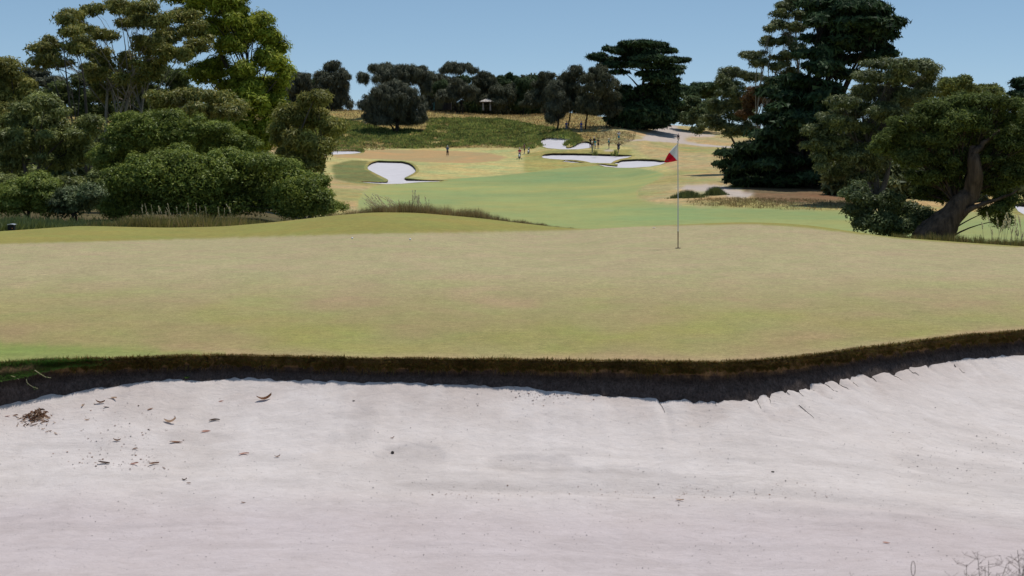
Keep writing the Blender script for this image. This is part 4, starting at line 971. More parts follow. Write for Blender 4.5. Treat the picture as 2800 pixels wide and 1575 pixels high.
tree('rusty_gum_tree', 'tree with rusty orange dead leaves beside the dark cypress', 'tree', cv(4, [(480, 540, 80, 44), (430, 600, 60, 50), (540, 600, 60, 50), (410, 670, 46, 40)]), 152, 'gum', M['orange'], M['grey_bark'], 2075, .18, 2, cap=22000)
CYP2 = [(900, 25, 190, 24), (1050, 45, 150, 26), (820, 60, 90, 26), (1130, 85, 130, 26), (960, 95, 170, 30), (1230, 125, 60, 18), (1060, 135, 180, 28), (870, 140, 100, 34), (1170, 165, 100, 22), (970, 185, 160, 28), (1090, 215, 150, 26), (1210, 210, 52, 16), (870, 230, 100, 34), (1010, 265, 150, 28), (1160, 270, 90, 24), (1200, 315, 50, 18), (850, 310, 90, 46), (960, 345, 90, 30), (860, 390, 100, 50), (950, 430, 80, 40), (1110, 330, 60, 16)]
CYP2L = [(780, 500, 140, 40), (700, 480, 110, 30), (620, 540, 140, 34), (760, 590, 180, 40), (640, 640, 150, 40), (560, 700, 130, 36), (740, 700, 190, 60), (580, 780, 150, 40), (520, 850, 150, 40), (700, 820, 190, 60), (420, 900, 120, 36), (560, 930, 220, 50), (360, 960, 76, 30), (480, 1010, 180, 40), (700, 960, 200, 70), (620, 1050, 170, 26), (860, 560, 110, 90), (880, 700, 110, 90), (860, 850, 110, 90), (400, 1050, 90, 22), (820, 1030, 160, 26), (930, 1015, 140, 26), (900, 950, 130, 50), (780, 1050, 140, 20), (500, 1058, 150, 16)]  # lobes near the ground are added to darken the shade below
tree('cypress_tree', 'tallest dark layered cypress in the right hand wood', 'tree', cv(4, CYP2 + CYP2L), 135, 'cyp', M['cyp'], M['dark_bark'], 1850 + 740 / 2.131, .55, 3, cap=190000, bole=.35, depth=.75, twigs=.35)
tree('broad_gum_tree', 'broad olive gum filling the wood right of the tall cypress', 'tree', cv(4, [(1190, 380, 100, 44), (1300, 385, 110, 50), (1410, 385, 70, 46), (1480, 430, 44, 40), (1130, 450, 110, 56), (1270, 460, 130, 60), (1420, 480, 90, 60), (1070, 540, 100, 60), (1190, 560, 130, 66), (1350, 570, 140, 70), (1460, 540, 60, 50), (960, 600, 90, 46), (1050, 650, 120, 66), (1240, 660, 130, 70), (900, 700, 60, 36), (960, 730, 110, 60), (850, 760, 86, 44), (900, 830, 120, 66), (810, 850, 60, 44), (840, 930, 60, 40), (980, 900, 140, 90), (930, 1000, 110, 60), (1120, 780, 150, 90), (1130, 920, 140, 100), (1090, 1040, 90, 40), (1280, 800, 120, 90)]), 108, 'gum', M['gumdark'], M['grey_bark'], 1850 + 1160 / 2.131, .3, 4, cap=190000, depth=.8, bole=.3)
tree('gum_tree', 'orange-tinged dark tree on the skyline behind the leaning tea tree', 'tree', cv(4, [(1600, 490, 90, 36), (1660, 480, 46, 22), (1590, 540, 100, 50), (1790, 525, 86, 36), (1850, 550, 60, 40), (1740, 560, 90, 50)]), 170, 'dense', M['olive'], M['grey_bark'], 2650, .25, 2, cap=40000)
tree('conifer_tree', 'dark conifer top cut by the right edge of the photo', 'tree', cv(4, [(2010, 500, 26, 40), (2000, 560, 40, 40), (2030, 620, 60, 60)]), 170, 'cyp', M['cyp'], M['dark_bark'], 2800, .2, 1, cap=12000)
def tp(px, py, Y): return P3(px, py, Y)
q4 = lambda x, y, Y: tp(1850 + x / 2.131, y / 2.131, Y)
YT = 37.5
ex = [(np.array([q4(1470, 1440, YT), q4(1530, 1350, YT), q4(1590, 1260, YT), q4(1660, 1185, YT + .1), q4(1715, 1120, YT + .1), q4(1735, 1020, YT), q4(1725, 930, YT), q4(1735, 860, YT + .2)]), np.array([.55, .40, .30, .28, .25, .20, .16, .10])),
      (np.array([q4(1670, 1250, YT - .1), q4(1740, 1200, YT - .2), q4(1830, 1170, YT), q4(1930, 1140, YT + .1), q4(1990, 1110, YT + .1)]), np.array([.08, .06, .05, .035, .02])),
      (np.array([q4(1430, 1400, YT), q4(1500, 1330, YT + .2), q4(1570, 1270, YT + .2)]), np.array([.30, .34, .25])),
      (np.array([q4(1730, 900, YT), q4(1800, 820, YT + .2), q4(1890, 760, YT + .3)]), np.array([.10, .06, .03]))]
tree('leaning_tea_tree', 'gnarled tea tree leaning right with thick twisted trunk behind the green', 'tree',
     cv(4, [(1480, 640, 130, 56), (1600, 600, 120, 40), (1720, 590, 130, 44), (1850, 600, 120, 50), (1960, 620, 100, 60), (1360, 720, 110, 56), (1500, 730, 150, 70), (1680, 690, 170, 80), (1860, 720, 170, 90), (1290, 800, 110, 56), (1230, 860, 80, 56), (1400, 830, 130, 70), (1560, 820, 120, 70), (1960, 830, 120, 100), (1830, 870, 120, 90), (1360, 930, 120, 66), (1500, 940, 120, 66), (1900, 960, 140, 90), (1420, 1040, 100, 50), (1540, 1050, 90, 60), (1830, 1040, 90, 60), (1980, 1040, 90, 60), (1560, 1140, 100, 60), (1450, 1130, 90, 44), (1900, 1220, 50, 40), (1880, 1290, 44, 40), (1930, 1180, 60, 40), (1800, 1240, 30, 16), (2100, 760, 120, 160), (1640, 920, 90, 70), (1600, 1000, 90, 60), (1740, 780, 150, 80), (1620, 720, 120, 70), (1820, 960, 80, 60), (1890, 1060, 90, 60), (1820, 1110, 60, 30), (1600, 1090, 70, 50)]),
     YT + .3, 'tea', M['teagreen'], M['tea_bark'], 1850 + 1500 / 2.131, .10, 1, cap=330000, depth=.75, front=.3, extra=ex, twigs=.5, bole=.3)
tree('bush', 'leafy green bush at the foot of the leaning tea tree', 'shrub', cv(4, [(1085, 1110, 40, 34), (1020, 1150, 50, 30), (1110, 1180, 100, 60), (1230, 1190, 110, 60), (1320, 1230, 100, 66), (1080, 1250, 90, 50), (1200, 1290, 130, 60), (1080, 1310, 80, 36), (1330, 1320, 100, 56), (1420, 1280, 80, 66), (1250, 1350, 120, 36)]), 38.9, 'small', M['shrub_cool'], M['dark_bark'], 1850 + 1200 / 2.131, .03, 6, cap=110000, depth=.6, bole=.3, twigs=.2)
print('trees', round(time.time() - T0, 1))

# ------------------------------------------------------------------ ground cover and grasses (nobody could count them)
def scatter(name, X, Y, Z, h, w, mat, lean=.3, lab=None, cat=None, out=None, parent=None, kind='stuff', wind=(0, 0), seg=False):
    n = len(X); th = RS.rand(n) * 2 * math.pi
    d = np.stack([np.cos(th) * lean * RS.rand(n) + wind[0], np.sin(th) * lean * RS.rand(n) + wind[1], np.ones(n)], -1)
    if out is not None: d = d + out
    d /= np.linalg.norm(d, axis=1)[:, None]
    s = np.stack([np.cos(th + 1.3), np.sin(th + 1.3) * .4, 0 * th], -1); s /= np.linalg.norm(s, axis=1)[:, None]
    b = np.stack([X, Y, Z], -1); h = np.broadcast_to(h, n)[:, None]; w = np.broadcast_to(w, n)[:, None]
    V = np.stack([b - s * w, b + s * w, b + d * h], 1).reshape(-1, 3)
    o = mesh_np(name, V, np.arange(n * 3).reshape(-1, 3), 3, mat, parent)
    return tag(o, lab, cat, None, kind)

M['bracken'] = mat_leaf('bracken_fronds', [A(0.0702, 0.1047, 0.0302), A(0.156, 0.2093, 0.055), A(0.2964, 0.3289, 0.0825), A(0.312, 0.2691, 0.0825)], .3, .02, .5, .35)
M['gold'] = mat_leaf('dry_gold_grass', [A(0.297, 0.2025, 0.091), A(0.486, 0.3645, 0.169), A(0.378, 0.2565, 0.117), A(0.2025, 0.1755, 0.065)], .25, .03, .25, .3)
M['lipgrass'] = mat_leaf('lip_grass', [A(0.1836, 0.0853, 0.0218), A(0.0826, 0.093, 0.0164), A(0.2938, 0.155, 0.0492), A(0.1285, 0.0774, 0.0218), A(0.1652, 0.1859, 0.0329)], .25, .03, .4, 2.5)
M['lipgreen'] = mat_leaf('lush_lip_grass', [A(0.042, 0.112, 0.0195), A(0.084, 0.196, 0.0325), A(0.14, 0.224, 0.052)], .3, .04, .25, 3)
M['mixgrass'] = mat_leaf('mixed_rough_grass', [A(0.1125, 0.1218, 0.0308), A(0.2625, 0.2088, 0.0693), A(0.1688, 0.174, 0.0462), A(0.375, 0.261, 0.1232)], .25, .03, .3, 1.2)
M['redgrass'] = mat_leaf('reddish_tussock', [A(0.2475, 0.1522, 0.084), A(0.3825, 0.261, 0.126), A(0.18, 0.174, 0.063), A(0.495, 0.3915, 0.21)], .25, .03, .25, 1.5)
M['plume'] = mat_leaf('pale_seed_heads', [A(0.7125, 0.5934, 0.357), A(0.741, 0.7176, 0.4845)], .3, .02, .1, 1)
M['lowleaf'] = mat_leaf('low_grey_green_leaves', [A(0.08, 0.1129, 0.0393), A(0.16, 0.1881, 0.0669), A(0.112, 0.138, 0.0393)], .2, .05, .3, 1.5)

def area_pts(n, poly, y0, y1, dens_fn=None):
    P = np.array(poly); out = []
    while sum(len(o) for o in out) < n:
        px = RS.uniform(P[:, 0].min(), P[:, 0].max(), n * 2); Y = RS.uniform(y0, y1, n * 2)
        z = z_ground(px, Y); row = proj(px, Y, z)
        k = inpoly(px, row, poly)
        if dens_fn is not None: k &= RS.rand(len(px)) < dens_fn(px, row, Y)
        out.append(np.column_stack([(px - 1400) * Y / F, Y, z])[k])
    return np.concatenate(out)[:n]
BRK = [(x * D2N, y * D2N) for x, y in [(700, 300), (830, 292), (960, 322), (1075, 330), (1075, 300), (1180, 296), (1280, 302), (1360, 318), (1440, 330), (1440, 350), (1380, 346), (1352, 352), (1345, 374), (1260, 368), (1190, 366), (1120, 372), (1040, 374), (940, 372), (860, 380), (700, 395)]]
def bdens(px, row, Y):
    n = fbm(px / 60, row / 9, 12, 4); edge = ss(366 * D2N, 350 * D2N, row) * ss(288 * D2N, 306 * D2N, row)
    return np.clip(.10 + .9 * ss(-.22, .1, n + .55 * edge - .28), 0, 1) * np.where(px < 1130, .9, 1)
p = area_pts(26000, BRK, 262, 345, bdens)
n = len(p); k3 = np.repeat(np.arange(n), 3)
pp = p[k3] + RS.normal(size=(len(k3), 3)) * np.array([.18, .18, 0])
scatter('bracken', pp[:, 0], pp[:, 1], pp[:, 2] - .05, (.35 + .55 * RS.rand(len(pp))) * (.75 + .6 * fbm(pp[:, 0] / 1.6, pp[:, 1] / 2.5, 14, 3)), .14 + .10 * RS.rand(len(pp)), M['bracken'], 2.2, 'dense green bracken covering the slope behind the far green', 'bracken')
HL = [(600, 290), (1440, 290), (1700, 330), (1700, 352), (1560, 362), (1480, 372), (1440, 410), (1400, 405), (1130, 405), (860, 420), (600, 420)]
p = area_pts(20000, HL, 262, 350, lambda px, row, Y: np.clip(1.1 - bdens(px, row, Y) * inpoly(px, row, BRK), .12, 1))
scatter('dry_grass', p[:, 0], p[:, 1], p[:, 2] - .03, .25 + .4 * RS.rand(len(p)), .05 + .06 * RS.rand(len(p)), M['gold'], 1.6, 'tall dry golden grass on the slope around the bracken', 'grass')
# bracken fringe hanging over the two ragged bunker edges, long grass around the golfers
def along(poly_idx, px0, px1, upper, n, spread):
    P, Yp, D = BO[poly_idx]
    k = (P[:, 0] > px0) & (P[:, 0] < px1) & (P[:, 1] < upper)
    q = RS.choice(np.where(k)[0], n); X = (P[q, 0] - 1400) / F * Yp[q] + RS.normal(size=n) * .2; Y = Yp[q] + np.abs(RS.normal(size=n)) * spread
    return X, Y, z_ground(1400 + X * F / Y, Y)
X, Y, Z = along(2, 1465, 1590, 400, 2600, 1.3)
scatter('bracken', X, Y, Z - .05, .35 + .4 * RS.rand(len(X)), .12, M['bracken'], 1.2, 'bracken spilling over the back edge of the ragged far bunker', 'bracken')
X, Y, Z = along(1, 860, 995, 416, 900, 1.0)
scatter('bracken', X, Y, Z - .05, .3 + .4 * RS.rand(len(X)), .12, M['bracken'], 1.2, 'bracken behind the small bunker at the edge of the ragged gum', 'bracken')
LG = [(1570, 372), (1600, 362), (1680, 358), (1740, 362), (1735, 382), (1700, 398), (1660, 392), (1645, 398), (1610, 385), (1590, 392)]
p = area_pts(2600, LG, 250, 285)
scatter('dry_grass', p[:, 0], p[:, 1], p[:, 2] - .03, .2 + .3 * RS.rand(len(p)), .05, M['redgrass'], 1.6, 'long dry grass behind the standing golfers', 'grass')

# tussocks behind the mound, along the crest of the green
def tuft_line(name, lab, pts, n, h, mat, spread=.5, w=.012, lean=.45, cat='grass', wind=(0, 0)):
    pts = np.array(pts, float); L = np.concatenate([[0], np.cumsum(np.hypot(*np.diff(pts[:, :2], axis=0).T))])
    t = RS.rand(n) * L[-1]
    px = np.interp(t, L, pts[:, 0]); hh = np.interp(t, L, pts[:, 1]) * (.45 + .75 * RS.rand(n)) * h
    dep = np.interp(t, L, pts[:, 2]) + np.abs(RS.normal(size=n)) * spread
    hh = hh * (.62 + .55 * (.5 + .5 * fbm(px / 26, dep * .5, 16, 3)) * 1.6); cl = RS.rand(n) < .55 + .45 * (vnoise(px / 30, dep * .7, 6) > -.3)
    px, hh, dep = px[cl], hh[cl], dep[cl]
    cdn, _ = crest(px); Y = cdn + dep; X = (px - 1400) * Y / F
    return scatter(name, X, Y, z_ground(px, Y) - .03, hh, w, mat, lean, lab, cat, wind=wind)
tuft_line('tussock_grass', 'reddish tussock grass along the top of the mound behind the green', [(885, .6, .8), (960, .8, .7), (1010, 1.0, .4), (1080, 1.0, .3), (1150, 1.1, .3), (1215, 1.1, .3), (1290, .9, .3), (1370, .6, .2), (1460, .38, .15), (1540, .2, .1), (1600, .1, .1)], 24000, .40, M['redgrass'], .35, .007, .7)
tuft_line('tussock_grass', 'green brown grass under the front shrub behind the green', [(180, .3, 3.0), (300, .6, 3.0), (420, .95, 3.5), (560, 1.0, 3.5), (700, .85, 3.2), (800, .7, 2.4), (900, .55, 1.4), (960, .45, .9)], 24000, .58, M['mixgrass'], 3.2, .018, .9)
tuft_line('grass_verge', 'dark grass and weeds at the foot of the leaning tea tree, right edge', [(2440, .5, .3), (2560, .7, .3), (2660, .8, .4), (2800, .8, .4), (2950, .8, .4)], 5200, .30, M['mixgrass'], .5, .009)
tuft_line('low_leafy_weeds', 'low grey-green leafy weeds beside the black box', [(-80, .8, 3), (60, .8, 3), (180, .6, 3), (300, .5, 3), (360, .3, 3)], 12000, .5, M['lowleaf'], 5.5, .04, .9, 'weeds')

def plumes(name, lab, px0, px1, n, hmin, hmax, wind, dep=.9, thin=1.0):
    ac = Acc(); Vp = []
    root = empty(name, tuple(np.array([((px0 + px1) / 2 - 1400) * 43 / F, 43, 0.0]))); o0 = np.array(root.location)
    tag(root, lab, 'grass')
    for k in range(n):
        px = RS.uniform(px0, px1); cdn, _ = crest(np.array([px])); Y = float(cdn[0]) + dep + RS.rand() * .8
        b = np.array([(px - 1400) * Y / F, Y, float(z_ground(px, Y)) - .02]); h = RS.uniform(hmin, hmax)
        w = wind + RS.normal() * .12; t = np.linspace(0, 1, 6)[:, None]
        P = b + np.array([0, 0, h]) * t + np.array([w * h, RS.normal() * .1 * h, -.15 * abs(w) * h]) * t ** (2.2)
        ac.tube(P - o0, np.linspace(.006, .003, 6), 3)
        m = 26; tt = RS.uniform(.72, 1.0, m); j = tt * 5; j0 = np.minimum(j.astype(int), 4); c = P[j0] + (P[j0 + 1] - P[j0]) * (j - j0)[:, None]
        dd = np.array([w, 0, .6]) + RS.normal(size=(m, 3)) * .25; dd /= np.linalg.norm(dd, axis=1)[:, None]
        V, Q = leaves(c + RS.normal(size=(m, 3)) * .007 - o0, unit(m), dd, np.full(m, .055), np.full(m, .019 * thin)); Vp.append(V)
    V = np.concatenate(Vp)
    mesh_np('seed_heads', V, np.arange(len(V)).reshape(-1, 3), 3, M['plume'], root)
    ac.build('stalks', M['plume'], root)
plumes('plume_grass', 'clump of pale feathery seed heads leaning left on the mound', 1035, 1105, 60, .45, 1.0, -.55)
plumes('plume_grass', 'upright thin pale seed stalks right of the feathery clump', 1090, 1180, 28, .45, 1.05, .05)
plumes('plume_grass', 'scattered pale seed stalks at the right edge by the tea tree', 2680, 2830, 26, .35, .85, .05, .6)
plumes('plume_grass', 'pale dry stalks standing in front of the big domed shrub', 370, 640, 34, .45, .95, -.12, 13, thin=.6)

# green tussocks by the dirt patch
def clump(name, lab, px, py, wpx, hm, n, mat, w=.03, cat='grass'):
    g = ground_at(px, py, 90, 300); Y = g[1]; wm = wpx * Y / F
    root = empty(name, tuple(g)); tag(root, lab, cat)
    r = RS.normal(size=(n, 2)) * np.array([wm * .24, wm * .12]); X = r[:, 0]; Yl = r[:, 1]
    Z = z_ground(1400 + (X + g[0]) * F / (Yl + Y), Yl + Y) - g[2]
    hh = hm * (.5 + .6 * RS.rand(n)) * np.exp(-(X / (wm * .5)) ** 2)
    o = scatter('blades', X, Yl, Z - .03, hh, w, mat, .6, None, None, None, root, 'stuff')
clump('green_tussock', 'broad green tussock left of the white dirt patch, behind the flagstick', 1880, 541, 95, .75, 1500, M['lowleaf'])
clump('green_tussock', 'rounder green tussock under the white dirt patch', 1955, 534, 62, .85, 1300, M['lowleaf'])
clump('green_tussock', 'small dark green tussock at the edge of the cypress shade', 2018, 512, 36, .8, 500, M['bracken'])
clump('green_tussock', 'spiky green tuft on the long bunker bank, left of the pair', 1360 + 1720 / 6.44, 425.5, 14, 1.3, 160, M['bracken'], .03)
clump('green_tussock', 'spiky green tuft on the long bunker bank beside the pointing man', 1360 + 2085 / 6.44, 425, 14, 1.3, 160, M['bracken'], .03)
clump('green_tussock', 'tiny dark tuft on the long bunker bank between the two spiky tufts', 1360 + 2015 / 6.44, 425.5, 7, .8, 60, M['bracken'], .03)
clump('green_bush', 'bright low bush under the front shrub near its right end', 755, 598, 26, .6, 500, M['bracken'], .02, 'shrub') if False else None
p = area_pts(6500, [(1860, 545), (2010, 541), (2200, 545), (2330, 552), (2320, 578), (2150, 574), (1990, 566), (1860, 560)], 95, 135, lambda px, row, Y: ss(1860, 1960, px) * ss(579, 560, row) * (.4 + .6 * (fbm(px / 30, row / 6, 4, 3) > -.1)))
scatter('dry_grass', p[:, 0], p[:, 1], p[:, 2] - .03, .08 + .16 * RS.rand(len(p)), .02, M['redgrass'], .5, 'reddish dry grass strip between the fairway and the cypress shade', 'grass')

# grass along the bunker lip
n = 60000
px = RS.uniform(-150, 2950, n); t = RS.rand(n) ** 1.1
ldn = lip_d(px); zt_ = -.105 * t + .003; dl_ = np.interp(-zt_, [0, .02, .05, .105], [-.02, .014, .022, .008]) + ss(1500, 2300, px) * .02 * RS.rand(n) * (t < .45)
X = (px - 1400) / F * ldn
band = .5 + .5 * fbm(X / .05, X * 0, 71, 3)
keep = (t < .45 + .75 * band); X, t, zt_, dl_, ldn, px = X[keep], t[keep], zt_[keep], dl_[keep], ldn[keep], px[keep]
n = len(X)
outv = np.zeros((n, 3)); outv[:, 1] = -(.9 + .8 * RS.rand(n)) * (.2 + t); outv[:, 2] = -.7 - 1.0 * t
tw = .55 + .9 * (.5 + .5 * fbm(X / .16, X * 0 + 2, 73, 3))
scatter('lip_grass', X, ldn - dl_ - .004, zt_, tw * (.016 + .034 * RS.rand(n)), .0034 + .0034 * RS.rand(n), M['lipgrass'], 1.1, 'brown and green grass roots fringing the near bunker lip', 'grass', outv)
n = 9000; px = RS.uniform(-160, 330, n); px = px[RS.rand(n) < ss(330, 90, px)]; n = len(px); t = RS.rand(n)
ldn = lip_d(px); X = (px - 1400) / F * ldn; lf = ss(230, 20, px)
outv = np.zeros((n, 3)); outv[:, 1] = -1.1 * (.3 + t); outv[:, 2] = -.55 - .7 * t
scatter('lush_grass', X, ldn - (.0 + .10 * t) * (.4 + lf), -.01 - .13 * t * (.3 + .7 * lf), .03 + .05 * RS.rand(n), .003, M['lipgreen'], 1.0, 'lush green grass hanging over the left end of the bunker lip', 'grass', outv)
# straggling roots and runners hanging in bunches over the bare earth
n = 5200; px = RS.uniform(-150, 2950, n); bn = fbm(px / 40, px * 0, 81, 3); px = px[bn > .0]; n = len(px); ldn = lip_d(px); X = (px - 1400) / F * ldn; t = RS.rand(n)
outv = np.zeros((n, 3)); outv[:, 1] = -.35 - .5 * RS.rand(n); outv[:, 0] = RS.normal(size=n) * .35; outv[:, 2] = -2.0
scatter('hanging_roots', X, ldn - .022, -.05 - .06 * t, .025 + .06 * RS.rand(n) ** 2, .0013, M['lipgrass'], .5, 'thin roots and grass runners hanging in bunches from the turf of the lip', 'roots', outv)
# short bristle of turf standing on the very edge
n = 30000; px = RS.uniform(-150, 2950, n); ldn = lip_d(px) + np.abs(RS.normal(size=n)) * .05; X = (px - 1400) / F * ldn
tw = .4 + 1.5 * (.5 + .5 * fbm(X / .12, X * 0 + 9, 74, 3)) ** 1.5
scatter('edge_bristle', X, ldn, 0 * X - .004, tw * (.006 + .014 * RS.rand(n)), .002, M['mixgrass'] if False else M['gold'], .8, 'short straw-coloured turf bristle on the edge of the bunker lip', 'grass')
print('cover', round(time.time() - T0, 1))
#@@OBJ

# ------------------------------------------------------------------ people
def limbs(name, pts, edges, radii, mat, parent, root=0, sub=1):
    me = bpy.data.meshes.new(name); me.from_pydata([tuple(p) for p in pts], edges, []); me.update()
    me.materials.append(mat)
    o = bpy.data.objects.new(name, me); C.objects.link(o); o.parent = parent
    m = o.modifiers.new('skin', 'SKIN'); m.use_smooth_shade = True
    lay = me.skin_vertices[0].data
    for k, v in enumerate(lay):
        r = radii[k]; v.radius = (r, r) if not isinstance(r, tuple) else r
        v.use_root = (k == root)
    if sub: sm = o.modifiers.new('smooth', 'SUBSURF'); sm.levels = sub; sm.render_levels = sub
    return o

PM = {}
def pmat(c, rough=.8):
    k = tuple(c)
    if k not in PM: PM[k] = mat_plain('cloth_%d' % len(PM), c, rough, .2, var=.10, scale=6)
    return PM[k]
SKIN = (.42, .25, .17); SKIN2 = (.30, .17, .11)
BLACK = (.014, .014, .018); NAVY = (.02, .025, .06); TEAL = (.03, .24, .28); WHITE = (.75, .75, .76)

def person(loc, rz, label, shirt, pants, short=True, cap=WHITE, skin=SKIN, arms=((.1, .0), (.1, .0)), stride=.0, h=1.76, shoes=WHITE, group=None, lean=0.0, hair=(.03, .02, .015)):
    """arms: (raise forward angle of upper arm, elbow bend) per side, optional sideways angle"""
    root = empty('person', loc, rz); tag(root, label, 'person', group); s = h / 1.76 * 1.05
    P = []; E = []; R = []
    def v(x, y, z, r, p=None):
        P.append(np.array([x, y + lean * max(0, z - .9), z]) * s); R.append(tuple(q * s for q in r) if isinstance(r, tuple) else r * s)
        if p is not None: E.append((p, len(P) - 1))
        return len(P) - 1
    pel = v(0, 0, .96, (.135, .095)); wa = v(0, 0, 1.08, (.125, .085), pel); ch = v(0, 0, 1.28, (.150, .10), wa); sh = v(0, 0, 1.42, (.11, .075), ch)
    nk = v(0, -.01, 1.49, .052, sh); hd = v(0, -.015, 1.57, (.070, .085), nk); hd2 = v(0, -.02, 1.65, (.078, .098), hd); v(0, -.01, 1.72, (.058, .07), hd2)
    v(0, -.125, 1.595, .014, hd2)
    J = {}
    for q, sg in enumerate((-1, 1)):
        a = arms[q]; fa, eb = a[0], a[1]; sd = a[2] if len(a) > 2 else .12
        so_ = v(sg * .18, 0, 1.41, .058, sh)
        ud = np.array([sg * math.sin(sd) * math.cos(fa * .5), -math.sin(fa), -math.cos(fa) * math.cos(sd)]); ud /= np.linalg.norm(ud)
        e = np.array([sg * .19, 0, 1.41]) + ud * .29
        fb = fa + eb; fd = np.array([sg * math.sin(sd) * .6 - sg * (.45 if eb > 1 else 0), -math.sin(fb), -math.cos(fb)]); fd /= np.linalg.norm(fd)
        w = e + fd * .25
        ei = v(*e, .042, so_); wi = v(*w, .029, ei)
        hh = w + fd * .08; hi_ = v(*hh, (.038, .02), wi)
        side = np.cross(fd, np.array([0, 1, .2])); side /= np.linalg.norm(side) + 1e-9
        for t in range(4): v(*(hh + fd * (.075 - .008 * abs(t - 1.4)) + side * (t - 1.5) * .019), .009, hi_)
        v(*(w + fd * .06 - side * .05), .010, wi)
        J[q] = (np.array([sg * .18, 0, 1.41]), e, w)
    for q, sg in enumerate((-1, 1)):
        st = stride * sg
        hp = v(sg * .095, 0, .90, .088, pel); kn = v(sg * .105, -.02 + st * .22, .50, .056, hp); an = v(sg * .11, st * .40 + .02, .09, .036, kn); v(sg * .125, st * .40 - .10, .035, (.036, .028), an)
        J[q + 2] = (np.array([sg * .095, 0, .90]), np.array([sg * .105, -.02 + st * .22, .50]), np.array([sg * .11, st * .40 + .02, .09]))
    limbs('body', P, E, R, pmat(skin), root)
    def garment(name, pts, edges, rad, c):
        pts = [(np.array(p) + np.array([0, lean * max(0, p[2] - .9), 0])) * s for p in pts]
        limbs(name, pts, edges, [tuple(x * s for x in r) if isinstance(r, tuple) else r * s for r in rad], pmat(c), root)
    pts = [(0, 0, 1.0), (0, 0, 1.14), (0, 0, 1.30), (0, 0, 1.42)]; ed = [(0, 1), (1, 2), (2, 3)]; rd = [(.165, .125), (.155, .115), (.178, .125), (.135, .09)]
    for q in (0, 1):
        a, e, w = J[q]; n_ = len(pts); pts += [tuple(a), tuple(a + (e - a) * .75)]; ed += [(3, n_), (n_, n_ + 1)]; rd += [.078, .066]
    garment('shirt', pts, ed, rd, shirt)
    pts = [(0, 0, 1.0), (0, 0, .90)]; ed = [(0, 1)]; rd = [(.160, .120), (.16, .12)]
    for q in (2, 3):
        a, k_, f_ = J[q]; n_ = len(pts); pts += [tuple(a - np.array([0, 0, .08])), tuple(k_)]; ed += [(1, n_), (n_, n_ + 1)]; rd += [.108, .080]
        if not short: pts.append(tuple(f_ + np.array([0, 0, .0]))); ed.append((n_ + 1, n_ + 2)); rd.append(.062)
    garment('shorts' if short else 'trousers', pts, ed, rd, pants)
    for q in (2, 3):
        f_ = J[q][2]; bm = bmesh.new(); bbox(bm, f_[0] * s + .01, (f_[1] - .07) * s, .045 * s, .10 * s, .29 * s, .09 * s, bev=.03 * s)
        bm_obj('shoe', bm, pmat(shoes), root, True)
    if cap is not None:
        bm = bmesh.new(); bmesh.ops.create_uvsphere(bm, u_segments=14, v_segments=8, radius=.108 * s)
        bmesh.ops.delete(bm, geom=[v_ for v_ in bm.verts if v_.co.z < -.012 * s], context='VERTS')
        bmesh.ops.transform(bm, matrix=Matrix.Translation((0, (-.015 + lean * .76) * s, 1.675 * s)) @ Matrix.Diagonal((1, 1.12, 1, 1)), verts=bm.verts)
        bbox(bm, 0, (-.15 + lean * .76) * s, 1.675 * s, .15 * s, .11 * s, .012 * s)
        bm_obj('cap', bm, pmat(cap), root, True)
    else:
        bm = bmesh.new(); bmesh.ops.create_uvsphere(bm, u_segments=12, v_segments=8, radius=.103 * s)
        bmesh.ops.transform(bm, matrix=Matrix.Translation((0, (.012 + lean * .76) * s, 1.675 * s)), verts=bm.verts)
        bmesh.ops.delete(bm, geom=[v_ for v_ in bm.verts if v_.co.y < -.04 * s and v_.co.z < 1.70 * s], context='VERTS')
        bm_obj('hair', bm, pmat(hair), root, True)
    return root, J, s

GZ3 = lambda x, y: (1360 + x / 6.44, 330 + y / 6.44)
def at(px, py, y0=200, y1=330): return ground_at(px, py, y0, y1)
HIP = (.15, 2.0, .5); FOLD = (.35, 1.55); DOWN = (.05, .15)
person(at(1223.7, 427), .2, 'man in blue shirt and dark trousers with white cap alone on the far putting green', (.04, .13, .24), (.012, .014, .02), False, WHITE, arms=((.5, .5), (.45, 1.2)))
g = at(1421, 434.0); person(g, 0, 'person in red shirt and grey shorts pushing a golf trolley', (.45, .03, .10), (.12, .16, .20), True, WHITE, arms=((.5, .5), (.5, .5)), stride=.6, lean=-.1)
person(at(*GZ3(478, 585)), -1.3, 'slim person in maroon shirt and dark shorts beside a standing golf bag', (.16, .02, .10), (.03, .04, .05), True, NAVY, arms=(FOLD, FOLD))
person(ground_at(1548.7, 357.5, 272, 300), .3, 'spectator in dark blue under the trees, left of the pair', (.02, .05, .20), (.04, .08, .16), False, (.03, .05, .12), SKIN2)
person(ground_at(1589.5, 358.0, 272, 300), -.3, 'spectator in bright blue cap and shirt under the trees, right of the pair', (.02, .05, .32), (.10, .14, .22), False, (.10, .22, .65), SKIN2)
person(at(*GZ3(1638, 478)), 3.0, 'man in black shirt and shorts, leftmost of the group by the far bunker', BLACK, BLACK, True, None, arms=(HIP, HIP))
person(at(*GZ3(1706, 468)), .1, 'man in black with a white cap standing behind the teal golfer', (.012, .02, .035), (.02, .02, .03), True, WHITE, SKIN2, arms=(DOWN, (.4, 1.2)))
person(at(*GZ3(1722, 492)), 2.2, 'golfer in teal and blue top standing before the white-capped man', (.03, .34, .36), (.35, .45, .65), True, None, SKIN2, arms=((.3, .9), DOWN), h=1.55)
person(at(*GZ3(1672, 556)), -1.2, 'man in white cap, black vest and khaki trousers, nearest of the group', (.03, .03, .05), (.20, .24, .17), False, WHITE, arms=((.2, .4), (.2, .6)))
person(at(*GZ3(1776, 490)), .6, 'man in black shirt and dark shorts, right end of the group of four', (.018, .015, .03), (.02, .018, .02), True, None, arms=(FOLD, FOLD))
